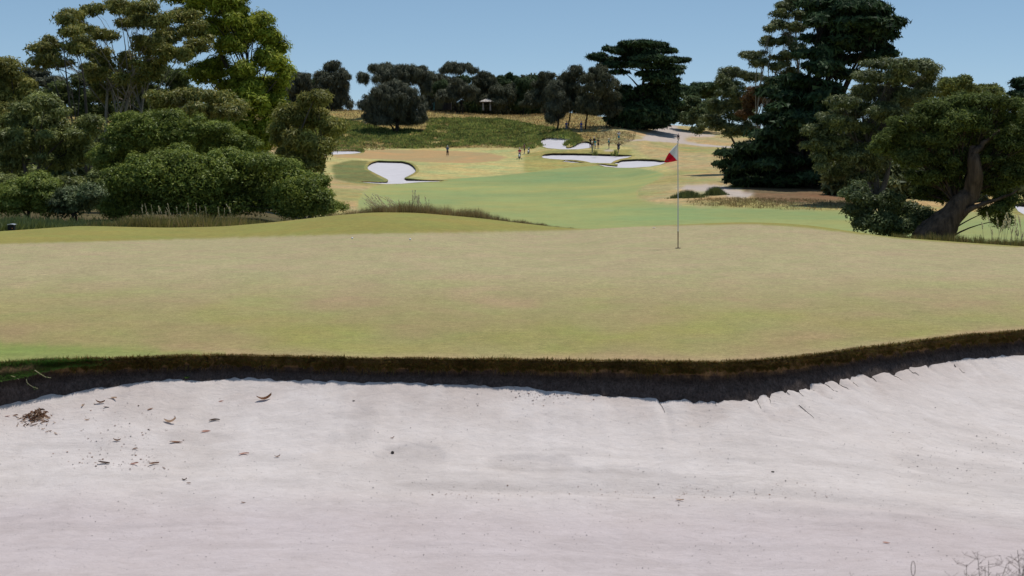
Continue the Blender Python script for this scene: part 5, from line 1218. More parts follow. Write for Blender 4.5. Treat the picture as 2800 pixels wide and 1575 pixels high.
person(at(*GZ3(1965, 500)), -1.9, 'golfer in teal shirt, black shorts and white cap standing alone', TEAL, (.012, .014, .03), True, WHITE, arms=(FOLD, (.5, 1.4)))
person(at(*GZ3(2138, 362)), .1, 'man in white shirt and blue shorts with arms folded, furthest up the slope', WHITE, (.05, .26, .40), True, (.5, .4, .35), SKIN2, arms=((.4, 1.7), (.4, 1.7)))
g = at(*GZ3(2128, 566)); rp, J, s_ = person(g, .3, 'stooping man in navy with a golf bag on his back, one arm held out', NAVY, (.015, .015, .02), True, NAVY, arms=((.2, .4), (.6, .3, 1.2)), stride=.5, lean=-.22)
person(at(1854.7, 391.3, 240, 320), .5, 'walker in black top and cream shorts on the dirt path behind the flag', (.02, .02, .035), (.55, .50, .38), True, (.12, .14, .3), arms=(DOWN, DOWN), stride=.4)
person(at(1979.5, 455.5, 150, 260), .2, 'person in dark clothes standing in the cypress shade at the edge of the wood', (.035, .04, .05), (.03, .03, .035), True, None, SKIN2, arms=(HIP, HIP))

# golf bags and trolley
def golf_bag(parent_loc, rz, label, tilt, body, panel, stand=True, top=None, group=None):
    root = empty('golf_bag', parent_loc, rz); tag(root, label, 'golf bag', group)
    Rm = Matrix.Rotation(tilt, 4, 'X')
    def put(name, fn, mat):
        bm = bmesh.new(); fn(bm); bmesh.ops.transform(bm, matrix=Rm, verts=bm.verts); return bm_obj(name, bm, mat, root, True)
    def shell(bm):
        r = bmesh.ops.create_cone(bm, cap_ends=True, segments=14, radius1=.13, radius2=.15, depth=.82); bmesh.ops.transform(bm, matrix=Matrix.Translation((0, 0, .43)), verts=r['verts'])
        bbox(bm, 0, 0, .84, .33, .30, .07, bev=.03)
    put('bag_body', shell, pmat(body))
    put('front_pocket', lambda bm: bbox(bm, 0, -.13, .42, .22, .12, .46, bev=.04), pmat(panel))
    put('side_pocket', lambda bm: (bbox(bm, .14, 0, .35, .09, .20, .50, bev=.03), bbox(bm, -.14, 0, .35, .09, .20, .50, bev=.03)), pmat(body))
    for k in range(9):
        a = k * 2.39; x, y = .09 * math.cos(a) * (.4 + .07 * k), .08 * math.sin(a) * (.4 + .07 * k); L = 1.02 + .03 * (k % 4)
        def club(bm):
            r = bmesh.ops.create_cone(bm, cap_ends=True, segments=6, radius1=.007, radius2=.007, depth=L - .5); bmesh.ops.transform(bm, matrix=Matrix.Translation((x, y, .5 + (L - .5) / 2)), verts=r['verts'])
            if k < 3:
                r = bmesh.ops.create_uvsphere(bm, u_segments=8, v_segments=6, radius=.065); bmesh.ops.transform(bm, matrix=Matrix.Translation((x, y - .02, L + .04)) @ Matrix.Diagonal((.9, 1.1, 1.1, 1)), verts=r['verts'])
            else: bbox(bm, x, y - .03, L, .02, .075, .05, bev=.006)
        put('golf_club', club, pmat((top or WHITE) if k < 3 else (.45, .45, .47)))
    if stand:
        for sg in (-1, 1):
            ac = Acc(); ac.tube(np.array([[sg * .07, .12, .72], [sg * .30, .55, .02]]), np.array([.012, .010]), 6); ac.build('stand_leg', pmat(BLACK), root)
    return root
golf_bag(at(*GZ3(545, 584)), -.3, 'white and dark grey golf bag leaning on its stand legs beside the maroon shirt', -.28, (.05, .05, .06), WHITE, True, WHITE)
gt = at(1420, 436.6)
golf_bag((gt[0], gt[1] - .05, gt[2] + .22), 0, 'white and black golf bag strapped on the trolley', -.35, (.10, .11, .16), WHITE, False, (.7, .35, .3))
tr = empty('golf_trolley', tuple(gt)); tag(tr, 'black three-wheeled golf trolley carrying a white golf bag', 'trolley')
ac = Acc()
for sg in (-1, 1): ac.tube(np.array([[sg * .38, .15, .17], [0, .12, .30], [0, .10, .32]]), np.array([.018, .02, .02]), 6)
ac.tube(np.array([[0, -.35, .14], [0, .1, .25], [0, .48, .80], [0, .66, 1.0]]), np.array([.022, .022, .02, .016]), 6)
ac.tube(np.array([[-.16, .66, 1.0], [.16, .66, 1.0]]), np.array([.018, .018]), 6)
ac.tube(np.array([[-.14, .0, .22], [.14, .0, .22]]), np.array([.03, .03]), 6)
ac.build('frame', pmat(BLACK), tr)
def wheel(x, y, r, w=.05):
    bm = bmesh.new(); q = bmesh.ops.create_cone(bm, cap_ends=True, segments=18, radius1=r, radius2=r, depth=w)
    bmesh.ops.rotate(bm, cent=(0, 0, 0), matrix=Matrix.Rotation(math.pi / 2, 3, 'Y'), verts=q['verts']); bmesh.ops.bevel(bm, geom=[e for e in bm.edges], offset=.008, segments=1, affect='EDGES')
    bmesh.ops.translate(bm, vec=(x, y, r), verts=bm.verts); wo = bm_obj('wheel', bm, pmat((.02, .02, .02)), tr)
    bm = bmesh.new(); q = bmesh.ops.create_cone(bm, cap_ends=True, segments=10, radius1=r * .55, radius2=r * .55, depth=w + .012)
    bmesh.ops.rotate(bm, cent=(0, 0, 0), matrix=Matrix.Rotation(math.pi / 2, 3, 'Y'), verts=q['verts']); bmesh.ops.translate(bm, vec=(x, y, r), verts=bm.verts)
    bm_obj('hub', bm, pmat((.15, .15, .16)), wo)
wheel(-.40, .15, .15); wheel(.40, .15, .15); wheel(0, -.36, .13)
bag3 = golf_bag((g[0] + .05, g[1] + .10, g[2] + .55), .3, 'dark golf bag carried on the stooping man\'s back', .35, (.03, .03, .045), (.25, .27, .35), False, (.05, .05, .07))

# ------------------------------------------------------------------ flagstick and flag
FX, FY = (1854 - 1400) * 28.4 / F, 28.4; FZ = gz(FX, FY)
fs = empty('flagstick', (FX, FY, FZ)); tag(fs, 'tall thin white golf flagstick with dark lower end standing in the hole', 'flagstick')
M['pole'] = mat_plain('pole_white', (.52, .54, .56), .4, .4, var=.05); M['pole_dark'] = mat_plain('pole_dark', (.10, .05, .035), .5, .3, var=.1)
ac = Acc(); ac.tube(np.array([[0, 0, .34], [0, 0, 1.2], [-.004, 0, 2.13]]), np.array([.0105, .0095, .008]), 10); ac.build('pole', M['pole'], fs)
ac = Acc(); ac.tube(np.array([[0, 0, -.03], [0, 0, .34]]), np.array([.0095, .0105]), 10); ac.build('pole_foot', M['pole_dark'], fs)
bm = bmesh.new(); bmesh.ops.create_uvsphere(bm, u_segments=10, v_segments=8, radius=.016); bmesh.ops.translate(bm, vec=(-.004, 0, 2.135), verts=bm.verts); bm_obj('finial', bm, M['pole'], fs, True)
bm = bmesh.new(); q = bmesh.ops.create_cone(bm, cap_ends=True, segments=20, radius1=.054, radius2=.054, depth=.012); bmesh.ops.translate(bm, vec=(0, 0, .004), verts=bm.verts); bm_obj('hole_cup', bm, mat_plain('cup_dark', (.01, .01, .01)), fs)
# flag: a drooping rectangle, white over red along its diagonal fold
def cloth_mat(name, c):
    m, t, p = newmat(name); t.nodes.remove(p)
    d = N(t, 'ShaderNodeBsdfDiffuse'); tr_ = N(t, 'ShaderNodeBsdfTranslucent'); mx = N(t, 'ShaderNodeMixShader'); mx.inputs[0].default_value = .45
    cc = ramp(t, noise(t, 40, 3, .6, wpos(t)), [(.3, np.array(c) * .93), (.7, np.array(c) * 1.05)])
    t.links.new(cc, d.inputs[0]); t.links.new(cc, tr_.inputs[0]); t.links.new(d.outputs[0], mx.inputs[1]); t.links.new(tr_.outputs[0], mx.inputs[2]); t.links.new(mx.outputs[0], t.nodes['Material Output'].inputs[0])
    return m
fl = empty('flag', (FX - .01, FY, FZ)); tag(fl, 'limp golf flag, white above and red below its diagonal, hanging from the flagstick', 'flag')
# outline in the flag's own metres: pole side top to bottom, outer corner, seam point
nu, nv = 26, 26
def flag_pt(u, v):
    # u along the pole from top (0) to bottom (1); v outwards
    top = np.array([-.005, 2.08]); bot = np.array([-.005, 1.755]); tip = np.array([-.272, 1.715]); mid = np.array([-.165, 1.90])
    a = top + (bot - top) * u
    # outer edge runs top -> mid -> tip
    b = (1 - u) ** 2 * top + 2 * u * (1 - u) * (mid + np.array([-.03, .02])) + u * u * tip
    p = a + (b - a) * v
    if u > .999: p = p + np.array([0, -.012 * math.sin(v * math.pi)])
    y = .035 * math.sin(v * 7 + u * 3) * v + .02 * math.sin(v * 15 - u * 5) * v
    return (p[0], y, p[1])
Vf = [flag_pt(i / nu, j / nv) for i in range(nu + 1) for j in range(nv + 1)]
white_f, red_f = [], []
for i_ in range(nu):
    for j_ in range(nv):
        x, _, z = np.mean([Vf[i_ * (nv + 1) + j_], Vf[(i_ + 1) * (nv + 1) + j_ + 1]], axis=0)
        # seam from the middle of the outer edge to the foot of the pole side
        s0 = np.array([-.150, 1.905]); s1 = np.array([-.012, 1.762])
        side = (s1[0] - s0[0]) * (z - s0[1]) - (s1[1] - s0[1]) * (x - s0[0])
        f4 = (i_ * (nv + 1) + j_, i_ * (nv + 1) + j_ + 1, (i_ + 1) * (nv + 1) + j_ + 1, (i_ + 1) * (nv + 1) + j_)
        (white_f if side > 0 else red_f).append(f4)
M['flag_white'] = cloth_mat('flag_white', (.72, .74, .76)); M['flag_red'] = cloth_mat('flag_red', (.55, .012, .03)); M['flag_mark'] = cloth_mat('flag_mark', (.30, .13, .13))
for nm, fc, mt in (('white_panel', white_f, M['flag_white']), ('red_panel', red_f, M['flag_red'])):
    mesh_np(nm, np.array(Vf), np.array(fc), 4, mt, fl, True)
# small pale woven mark near the outer corner
bm = bmesh.new()
for k, (dx, dz, w_, h_) in enumerate([(-.222, 1.760, .012, .020), (-.206, 1.763, .012, .020), (-.188, 1.764, .010, .018), (-.214, 1.751, .030, .004)]): bbox(bm, dx, -.045, dz, w_, .002, h_)
bm_obj('woven_mark', bm, M['flag_mark'], fl)

# golf balls
M['ball'] = mat_plain('ball_white', (.8, .8, .8), .3, .5, var=.02)
for px, py, lab in ((963.3, 651.5, 'white golf ball on the green, left of the two'), (1121.5, 654.5, 'white golf ball on the green, right of the two')):
    Y = np.linspace(20, 40, 2000); r = proj(px, Y, z_ground(px, Y)); k = int(np.argmax(r <= py + 2)); X = (px - 1400) * Y[k] / F
    bm = bmesh.new(); bmesh.ops.create_icosphere(bm, subdivisions=4, radius=.0215)
    for v_ in bm.verts:
        n_ = v_.co.normalized(); v_.co *= 1 - .012 * max(0, math.sin(n_.x * 40) * math.sin(n_.y * 40) * math.cos(n_.z * 40))
    o = bm_obj('golf_ball', bm, M['ball'], None, True); o.location = (X, Y[k], float(z_ground(px, Y[k])) + .019); tag(o, lab, 'golf ball', 'golf balls on the green')
o = None
Y = 36.2; X = (1788 - 1400) * Y / F
bm = bmesh.new(); bmesh.ops.create_icosphere(bm, subdivisions=2, radius=.03); bmesh.ops.transform(bm, matrix=Matrix.Diagonal((1.4, .8, .45, 1)), verts=bm.verts)
o = bm_obj('pale_leaf', bm, mat_plain('pale_pink', (.7, .58, .52)), None, True); o.location = (X, Y, gz(X, Y) + .012); tag(o, 'small pale pink scrap lying near the far rim of the green, left of the flagstick', 'leaf')

# ------------------------------------------------------------------ black box at the left, marker posts, shelter, shed, masts
def on_crest(px, extra):
    cdn, _ = crest(np.array([px])); Y = float(cdn[0]) + extra; return np.array([(px - 1400) * Y / F, Y, float(z_ground(px, Y))])
b0 = on_crest(32, 2.2); b0[2] = zc(b0[1], 632)
bx = empty('box_marker', tuple(b0)); tag(bx, 'small black box with a pale curved lid standing beyond the green at the left', 'box')
bm = bmesh.new(); bbox(bm, 0, 0, .085, .17, .15, .17, bev=.008); bbox(bm, -.07, -.07, .06, .03, .03, .12); bbox(bm, .07, -.07, .06, .03, .03, .12); bm_obj('case', bm, pmat((.012, .014, .018)), bx)
bm = bmesh.new()
for k in range(7): bbox(bm, (k - 3) * .027, 0, .178 + .014 * math.cos((k - 3) / 3 * 1.3), .028, .175, .016, Matrix.Rotation((k - 3) * .12, 4, 'Y'))
bm_obj('lid', bm, pmat((.45, .48, .55)), bx)
bm = bmesh.new(); bbox(bm, .04, -.079, .08, .022, .008, .03); bm_obj('tag', bm, pmat((.5, .2, .1)), bx)

sp = ground_at(1331, 301.5, 300, 352); sp[1] = 347.; sp[0] = (1331 - 1400) * 347. / F; sp[2] = zc(347., 300)
sh = empty('shelter', tuple(sp)); tag(sh, 'small open shelter with pale tiled pyramid roof on the ridge', 'shelter')
k_ = 347. / F; hw = 19.5 * k_; eave = (300 - 279) * k_; apex = (300 - 269.5) * k_
bm = bmesh.new()
vs = [bm.verts.new(p) for p in ((-hw, -hw, eave), (hw, -hw, eave), (hw, hw, eave), (-hw, hw, eave), (0, 0, apex), (-hw, -hw, eave - .1), (hw, -hw, eave - .1), (hw, hw, eave - .1), (-hw, hw, eave - .1))]
for a_, b_ in ((0, 1), (1, 2), (2, 3), (3, 0)): bm.faces.new((vs[a_], vs[b_], vs[4])); bm.faces.new((vs[a_], vs[a_ + 5], vs[b_ + 5], vs[b_]))
bm.faces.new((vs[5], vs[8], vs[7], vs[6]))
roof = bm_obj('roof', bm, mat_plain('roof_underlay', (.12, .09, .08)), sh)
tile_m = mat_plain('pale_roof_tile', (.66, .60, .54), .8, .2, var=.25, scale=3); tile_me = None
for side in range(4):
    for row_ in range(5):
        f0, f1 = row_ / 5, (row_ + 1) / 5; wrow = hw * (1 - f0)
        cnt = max(1, int(round(wrow * 2 / .36)))
        for c_ in range(cnt):
            x = -wrow + (c_ + .5) * wrow * 2 / cnt
            if abs(x) > hw * (1 - f0) : continue
            if tile_me is None:
                bm = bmesh.new(); n6 = 5
                for a_ in range(n6):
                    t0, t1 = math.pi * a_ / n6, math.pi * (a_ + 1) / n6
                    q = [bm.verts.new((-.13 * math.cos(t), y_, .07 * math.sin(t) + .02)) for t, y_ in ((t0, 0), (t1, 0), (t1, 1), (t0, 1))]
                    bm.faces.new(q)
                tile_me = bpy.data.meshes.new('tile'); bm.to_mesh(tile_me); bm.free(); tile_me.materials.append(tile_m)
            if abs(x) > hw * (1 - f1) + .05: L_ = .5
            else: L_ = 1.0
            o = bpy.data.objects.new('tile', tile_me); C.objects.link(o); o.parent = roof
            y0 = -hw * (1 - f0); z0 = eave + (apex - eave) * f0; dy = hw / 5; dz = (apex - eave) / 5; ln = math.hypot(dy, dz) * 1.02 * L_
            o.matrix_local = Matrix.Rotation(side * math.pi / 2, 4, 'Z') @ Matrix.Translation((x, y0, z0)) @ Matrix.Rotation(math.atan2(dz, dy), 4, 'X') @ Matrix.Diagonal((1, ln, 1, 1))
for sx in (-1, 1):
    for sy in (-1, 1):
        bm = bmesh.new(); bbox(bm, sx * hw * .5, sy * hw * .5, eave / 2 - .1, .36, .36, eave + .15, bev=.02); bm_obj('post', bm, pmat((.30, .30, .33)), sh)
bm = bmesh.new(); bbox(bm, 0, 0, .42, hw * .9, .4, .07); bbox(bm, -.5, 0, .2, .1, .35, .42); bbox(bm, .5, 0, .2, .1, .35, .42); bm_obj('bench', bm, pmat((.08, .06, .05)), sh)

Ys = 349.; s0 = (1211 - 1400) * Ys / F; k_ = Ys / F
sd = empty('shed', (s0, Ys, zc(Ys, 300))); tag(sd, 'dark flat-roofed shed in the shade left of the tiled shelter', 'shed')
bm = bmesh.new(); bbox(bm, 0, 1.2, 1.4, 45 * k_, 2.4, 2.9); bm_obj('wall', bm, pmat((.03, .028, .03)), sd)
for q in range(5):
    bm = bmesh.new(); bbox(bm, -21 * k_ + (q + .5) * .36, -.03, 1.4, .345, .05, 2.7); bm_obj('panel', bm, pmat((.055, .06, .035)), sd)
bm = bmesh.new(); bbox(bm, 0, 1.2, 2.93, 48 * k_, 2.9, .14, bev=.02); bm_obj('roof', bm, pmat((.03, .032, .04)), sd)
bm = bmesh.new(); bbox(bm, 8 * k_, -.03, 1.1, .9, .06, 2.1); bm_obj('door', bm, pmat((.02, .02, .024)), sd)

Yq = 345.; gq = np.array([(1186.8 - 1400) * Yq / F, Yq, zc(Yq, 300)])
ps = empty('marker_post', tuple(gq)); tag(ps, 'thin teal post standing just left of the dark shed', 'post')
ac = Acc(); ac.tube(np.array([[0, 0, -.1], [0, 0, 1.75]]), np.array([.09, .09]), 8); ac.build('post', pmat((.05, .20, .22)), ps)
bm = bmesh.new(); q = bmesh.ops.create_cone(bm, cap_ends=True, segments=8, radius1=.10, radius2=.03, depth=.10); bmesh.ops.translate(bm, vec=(0, 0, 1.79), verts=bm.verts); bm_obj('post_cap', bm, pmat((.04, .15, .17)), ps)

Ym = 900.
for q, (px, top, lab) in enumerate(((1451.3, 205, 'leftmost of the three thin radio masts above the skyline trees'), (1454.6, 204, 'middle one of the three thin radio masts above the skyline trees'), (1457.8, 206, 'rightmost of the three thin radio masts above the skyline trees'))):
    X = (px - 1400) * Ym / F; r_ = empty('radio_mast', (X, Ym, 9.)); tag(r_, lab, 'mast', 'three thin radio masts')
    H = EYE - (top - 400) * Ym / F - 9; ac = Acc()
    for a_ in range(3):
        th = a_ * 2.094; ac.tube(np.array([[.16 * math.cos(th), .16 * math.sin(th), 0], [.14 * math.cos(th), .14 * math.sin(th), H]]), np.array([.05, .04]), 4)
    for z_ in np.arange(1, H, 1.6):
        for a_ in range(3):
            t0, t1 = a_ * 2.094, (a_ + 1) * 2.094
            ac.tube(np.array([[.15 * math.cos(t0), .15 * math.sin(t0), z_ - .8], [.15 * math.cos(t1), .15 * math.sin(t1), z_ + .8]]), np.array([.02, .02]), 3)
    ac.build('lattice', pmat((.10, .12, .14)), r_)
    bm = bmesh.new(); bbox(bm, 0, 0, H - 1.5, .5, .25, 1.6, bev=.03); bm_obj('antenna_panel', bm, pmat((.2, .22, .25)), r_)

# low white roof glimpsed through the casuarinas
Yr = 356.; r0_ = empty('distant_building', ((1566 - 1400) * Yr / F, Yr, zc(Yr, 300))); tag(r0_, 'low white-roofed building glimpsed between the casuarinas', 'building')
bm = bmesh.new(); bbox(bm, 0, 1.5, .40, 3.2, 3, 1.0); bm_obj('wall', bm, pmat((.12, .11, .11)), r0_)
bm = bmesh.new(); bbox(bm, 0, 1.5, .96, 3.6, 3.3, .22, bev=.04); bm_obj('roof', bm, pmat((.75, .75, .76)), r0_)
for q in range(3):
    bm = bmesh.new(); bbox(bm, -1 + q, -.02, .45, .6, .05, .5); bm_obj('window', bm, pmat((.03, .04, .05), .2), r0_)

# ------------------------------------------------------------------ litter on the near sand
M['leaf_a'] = mat_leaf('fallen_tan_leaf', [A(.50, .33, .22), A(.62, .46, .32)], .15, .03, .15, 6)
M['leaf_b'] = mat_leaf('fallen_brown_leaf', [A(.20, .09, .045), A(.30, .15, .08)], .15, .03, .2, 6)
M['leaf_c'] = mat_leaf('fallen_dark_leaf', [A(.06, .03, .02), A(.10, .05, .03)], .1, .03, .2, 6)
M['leaf_d'] = mat_leaf('fallen_pink_leaf', [A(.50, .26, .20), A(.6, .35, .27)], .15, .03, .15, 6)
def leaf_mesh(curl, bend, twist):
    bm = bmesh.new(); n_ = 9; rows = []
    for i_ in range(n_):
        t = i_ / (n_ - 1); w_ = .5 * math.sin(math.pi * min(1, t ** .8)) ** .8 + .012; x = (t - .5); y = bend * math.sin(t * math.pi); z = curl * (t - .5) ** 2
        r_ = []
        for q in (-1, 0, 1): r_.append(bm.verts.new((x, y + q * w_ * .26, z + abs(q) * .05 * (1 + twist * t) + (.012 if q == 0 else 0))))
        rows.append(r_)
    for a_, b_ in zip(rows[:-1], rows[1:]):
        for q in (0, 1): bm.faces.new((a_[q], a_[q + 1], b_[q + 1], b_[q]))
    me = bpy.data.meshes.new('leaf'); bm.to_mesh(me); bm.free(); return me
LM = {}
for mk in 'abcd':
    LM[mk] = []
    for q in range(4):
        me = leaf_mesh([.15, .5, .9, .3][q], [.05, .14, -.12, .2][q], [0, 1.5, 3, 1][q]); me.materials.append(M['leaf_' + mk]); LM[mk].append(me)
def put_leaf(px, py, wpx, rot, mk, label=None, parent=None, lift=.004, name='fallen_leaf', tilt=.25, stem=True):
    p = sand_at(px, py); L = wpx * p[1] / F
    me = random.choice(LM[mk]); o = bpy.data.objects.new(name if parent is None else 'leaf', me); C.objects.link(o)
    o.location = p + np.array([0, 0, lift]); o.scale = (L, L * 1.0, L)
    o.rotation_euler = (random.uniform(-tilt, tilt) + .35, random.uniform(-tilt, tilt), rot)
    if label: tag(o, label, 'leaf', 'fallen leaves on the bunker sand')
    return o
for (x, y, w_, rot, mk, lab) in [
    (306, 1093, 27, -.15, 'a', 'pale tan fallen leaf near the lip, right of the leaf pile'),
    (227, 1112, 14, 1.4, 'a', 'small upright pale leaf with a dark base, right of the leaf pile'),
    (273, 1103, 22, .1, 'b', 'curled brown leaf cluster just below left of the pale tan leaf'),
    (290, 1117, 14, .5, 'c', 'small dark curled leaf below the pale tan leaf'),
    (411, 1120, 16, .7, 'b', 'brown leaf standing on edge right of the pale tan leaf'),
    (721, 1092, 36, .35, 'b', 'long brown leaf lying nearest the lip right of centre left'),
    (605, 1100, 13, -.1, 'd', 'tiny pink leaf left of the long brown leaf'),
    (466, 1157, 32, -.25, 'a', 'slim pale brown curved leaf in the middle of the left sand'),
    (586, 1154, 26, .2, 'c', 'dark curled leaf with a stalk on the grey scuffed sand'),
    (563, 1182, 22, .35, 'd', 'pinkish leaf below the dark curled one'),
    (481, 1214, 30, .2, 'b', 'chunky brown leaf with a bent stalk in the left sand'),
    (667, 1246, 24, .15, 'd', 'pale pink leaf right of the chunky brown leaf'),
    (758, 1252, 14, .2, 'b', 'small brown leaf right of the pale pink leaf'),
    (421, 1275, 24, .4, 'b', 'dark red-brown leaf at the lower end of the rake scrape'),
    (368, 1277, 22, -.1, 'd', 'flat pink leaf beside the dark red-brown one'),
    (283, 1275, 28, .1, 'c', 'dark green-brown twiggy leaf lowest in the rake scrape'),
    (20, 1140, 12, .1, 'd', 'tiny reddish leaf left of the leaf pile'),
    (237, 1152, 12, .3, 'a', 'tiny pale leaf below the upright pale leaf'),
    (318, 1210, 18, .3, 'b', 'thin brown leaf in the middle of the litter'),
    (370, 1233, 16, -.2, 'b', 'small brown leaf above the lowest litter'),
    (1858, 1372, 20, -.05, 'a', 'cream leaf lying alone on the lower right sand'),
    (2424, 1482, 18, -.35, 'd', 'small orange-pink leaf low on the right sand'),
    (1073, 1199, 10, .3, 'b', 'tiny brown leaf just above the dark pebble'),
    (505, 1315, 14, -.3, 'c', 'small dark leaf, upper of the pair below the litter'),
    (516, 1326, 12, -.2, 'b', 'small curled brown leaf, lower of the pair below the litter'),
    (665, 1376, 12, .2, 'b', 'small brown leaf alone on the lower left sand')]:
    put_leaf(x, y, w_ * 1.15, rot, mk, lab)
# the heap of leaves
pp_ = sand_at(97, 1140); pile = empty('leaf_pile', tuple(pp_)); tag(pile, 'heap of brown and tan fallen leaves raked together at the left of the sand', 'leaf pile')
for q in range(150):
    a_ = RS.normal() * 19; b_ = RS.normal() * 8; px, py = 97 + a_, 1142 + b_ + abs(a_) * .1
    mk = random.choice('aaabbbc'); o = put_leaf(px, py, RS.uniform(9, 20), RS.uniform(-.6, .9), mk, None, pile, .004 + .035 * math.exp(-(a_ / 17) ** 2 - (b_ / 8) ** 2) * RS.rand() * 1.8, tilt=.9)
    o.parent = pile; o.location = o.location - Vector(pp_)
for q in range(14):
    o = put_leaf(60 + q * 7 + RS.normal() * 4, 1158 + q * 2.6 + RS.normal() * 2, RS.uniform(6, 12), -.3, random.choice('abc'), None, pile); o.parent = pile; o.location = o.location - Vector(pp_)
# crumbs of leaf, bark and grit (nobody could count them)
def debris(n, fn, size, mat, name, lab):
    Cn = []; 
    for q in range(n):
        px, py = fn(); Cn.append(sand_at(px, py))
    Cn = np.array(Cn); n = len(Cn); th = RS.rand(n) * 6.28; d = np.stack([np.cos(th), np.sin(th) * .8, 0 * th], -1)
    nr = np.stack([RS.normal(size=n) * .3, -.2 + RS.normal(size=n) * .3, np.ones(n)], -1); nr /= np.linalg.norm(nr, axis=1)[:, None]
    L = size * (.4 + RS.rand(n) ** 2 * 1.8)
    V, Q = leaves(Cn + np.array([0, 0, .003]), nr, d, L, L * RS.uniform(.25, .8, n), True)
    Vt = V + np.repeat(nr, 4, 0) * .002
    tag(mesh_np(name, Vt, Q, 4, mat), lab, 'debris', None, 'stuff')
M['crumb'] = mat_leaf('crumbs', [A(.10, .06, .04), A(.22, .13, .09), A(.35, .2, .14), A(.05, .04, .035)], .05, .0, .1, 5)
M['grit'] = mat_leaf('grit', [A(.10, .085, .08), A(.22, .19, .18), A(.06, .05, .05)], .0, .0, .1, 5)
debris(270, lambda: (RS.normal(330, 80), 1290 - abs(RS.normal(0, 1)) * 85), .012, M['crumb'], 'leaf_crumbs', 'scatter of leaf crumbs in the rake scrape on the left sand')
debris(1500, lambda: (RS.uniform(-20, 1000), RS.uniform(1090, 1560)), .0065, M['grit'], 'sand_grit', 'dark grit specks over the left half of the sand')
debris(2600, lambda: (RS.uniform(1000, 2820), RS.uniform(1080, 1565)), .007, M['grit'], 'sand_grit', 'dark grit specks over the right half of the sand')
debris(260, lambda: (RS.uniform(1150, 2300), RS.normal(1345, 14) + 0), .010, M['crumb'], 'leaf_crumbs', 'crumbs caught along the rake line on the right sand')
debris(130, lambda: (RS.normal(1500, 70), RS.normal(1078, 12)), .012, M['crumb'], 'leaf_crumbs', 'crumbs and roots fallen at the foot of the lip in the centre')
debris(260, lambda: (RS.uniform(2440, 2800), RS.uniform(1180, 1320)), .010, M['grit'], 'sand_grit', 'dark grit on the darker patch at the right edge')
# dark roots and twigs lying in the gullies below the lip
ac = Acc()
for q, (a_, b_, w_, dep_) in enumerate(GROOVES):
    if RS.rand() < .25: continue
    t0, t1 = RS.uniform(0, .3), RS.uniform(.4, .8); n_ = 7; t = np.linspace(t0, t1, n_)
    X_ = a_[0] + (b_[0] - a_[0]) * t + .012 * vnoise(t * 6, t * 0 + q, 3); Y_ = a_[1] + (b_[1] - a_[1]) * t + .01 * vnoise(t * 6, t * 0 + q, 4)
    ac.tube(np.stack([X_, Y_, z_sand(X_, Y_) + .004], -1), np.linspace(.0034, .0012, n_), 5)
tag(ac.build('roots', M['dark_bark']), 'thin dark roots and twigs in the gullies below the lip on the right', 'roots', None, 'stuff')
# pebble / pine cone
pb = sand_at(1073.5, 1234); bm = bmesh.new(); bmesh.ops.create_icosphere(bm, subdivisions=3, radius=.014)
for v_ in bm.verts: v_.co *= 1 + .12 * math.sin(v_.co.x * 300) * math.cos(v_.co.z * 260 + v_.co.y * 200)
o = bm_obj('pebble', bm, pmat((.06, .05, .045)), None, True); o.location = pb + np.array([0, 0, .008]); tag(o, 'round dark pebble lying alone in the middle of the sand', 'pebble')
for (x, y, L_, lab) in ((2113, 1289, .010, 'small dark pebble on the bright right sand'), (967, 1096, .008, 'small grey pebble close under the lip')):
    pb = sand_at(x, y); bm = bmesh.new(); bmesh.ops.create_icosphere(bm, subdivisions=2, radius=L_); bmesh.ops.transform(bm, matrix=Matrix.Diagonal((1.5, 1, .6, 1)), verts=bm.verts)
    o = bm_obj('pebble', bm, pmat((.10, .085, .07)), None, True); o.location = pb + np.array([0, 0, .003]); tag(o, lab, 'pebble')
# green seedling on the shadow line
sg = sand_at(511, 1040); r_ = empty('seedling', tuple(sg)); tag(r_, 'tiny bright green seedling at the foot of the lip', 'seedling')
V = []
n_ = 14; th = RS.rand(n_) * 6.28; d = np.stack([np.cos(th) * .8, np.sin(th) * .8, .6 + 0 * th], -1); d /= np.linalg.norm(d, axis=1)[:, None]
v_, q_ = leaves(d * .018 + np.array([0, 0, .012]), unit(n_), d, np.full(n_, .035), np.full(n_, .014), True); mesh_np('leaves', v_, q_, 4, M['lipgreen'], r_)
ac = Acc(); ac.tube(np.array([[0, 0, -.01], [0, 0, .03]]), np.array([.0015, .001]), 4); ac.build('stem', M['lipgreen'], r_)
# runners hanging from the lip on the left
for k, (pts_, lab) in enumerate((([(72, 1037), (74, 1046), (82, 1053), (92, 1059), (103, 1062)], 'pale grass runner curling down onto the shaded sand at the left'), ([(95, 1012), (110, 1022), (125, 1031), (139, 1033)], 'pink grass runner hanging from the lush left end of the lip'), ([(30, 1027), (42, 1031), (52, 1037)], 'short pale runner hanging at the far left of the lip'))):
    W_ = []
    for (x, y) in pts_:
        Yv = float(lip_d(np.array([x]))[0]) - .13; W_.append(P3(x, y, Yv))
    W_ = np.array(W_); r_ = empty('grass_runner', tuple(W_[0])); tag(r_, lab, 'runner')
    ac = Acc(); ac.tube(W_ - W_[0], np.linspace(.0035, .002, len(W_)), 5); ac.build('stem', M['plume'], r_)
    j = RS.uniform(0, len(W_) - 1.01, 16); j0 = j.astype(int); c_ = W_[j0] + (W_[j0 + 1] - W_[j0]) * (j - j0)[:, None] - W_[0]
    v_, q_ = leaves(c_ + RS.normal(size=c_.shape) * .006, unit(16), unit(16), np.full(16, .022), np.full(16, .008), True); mesh_np('leaves', v_, q_, 4, M['lipgreen'], r_)

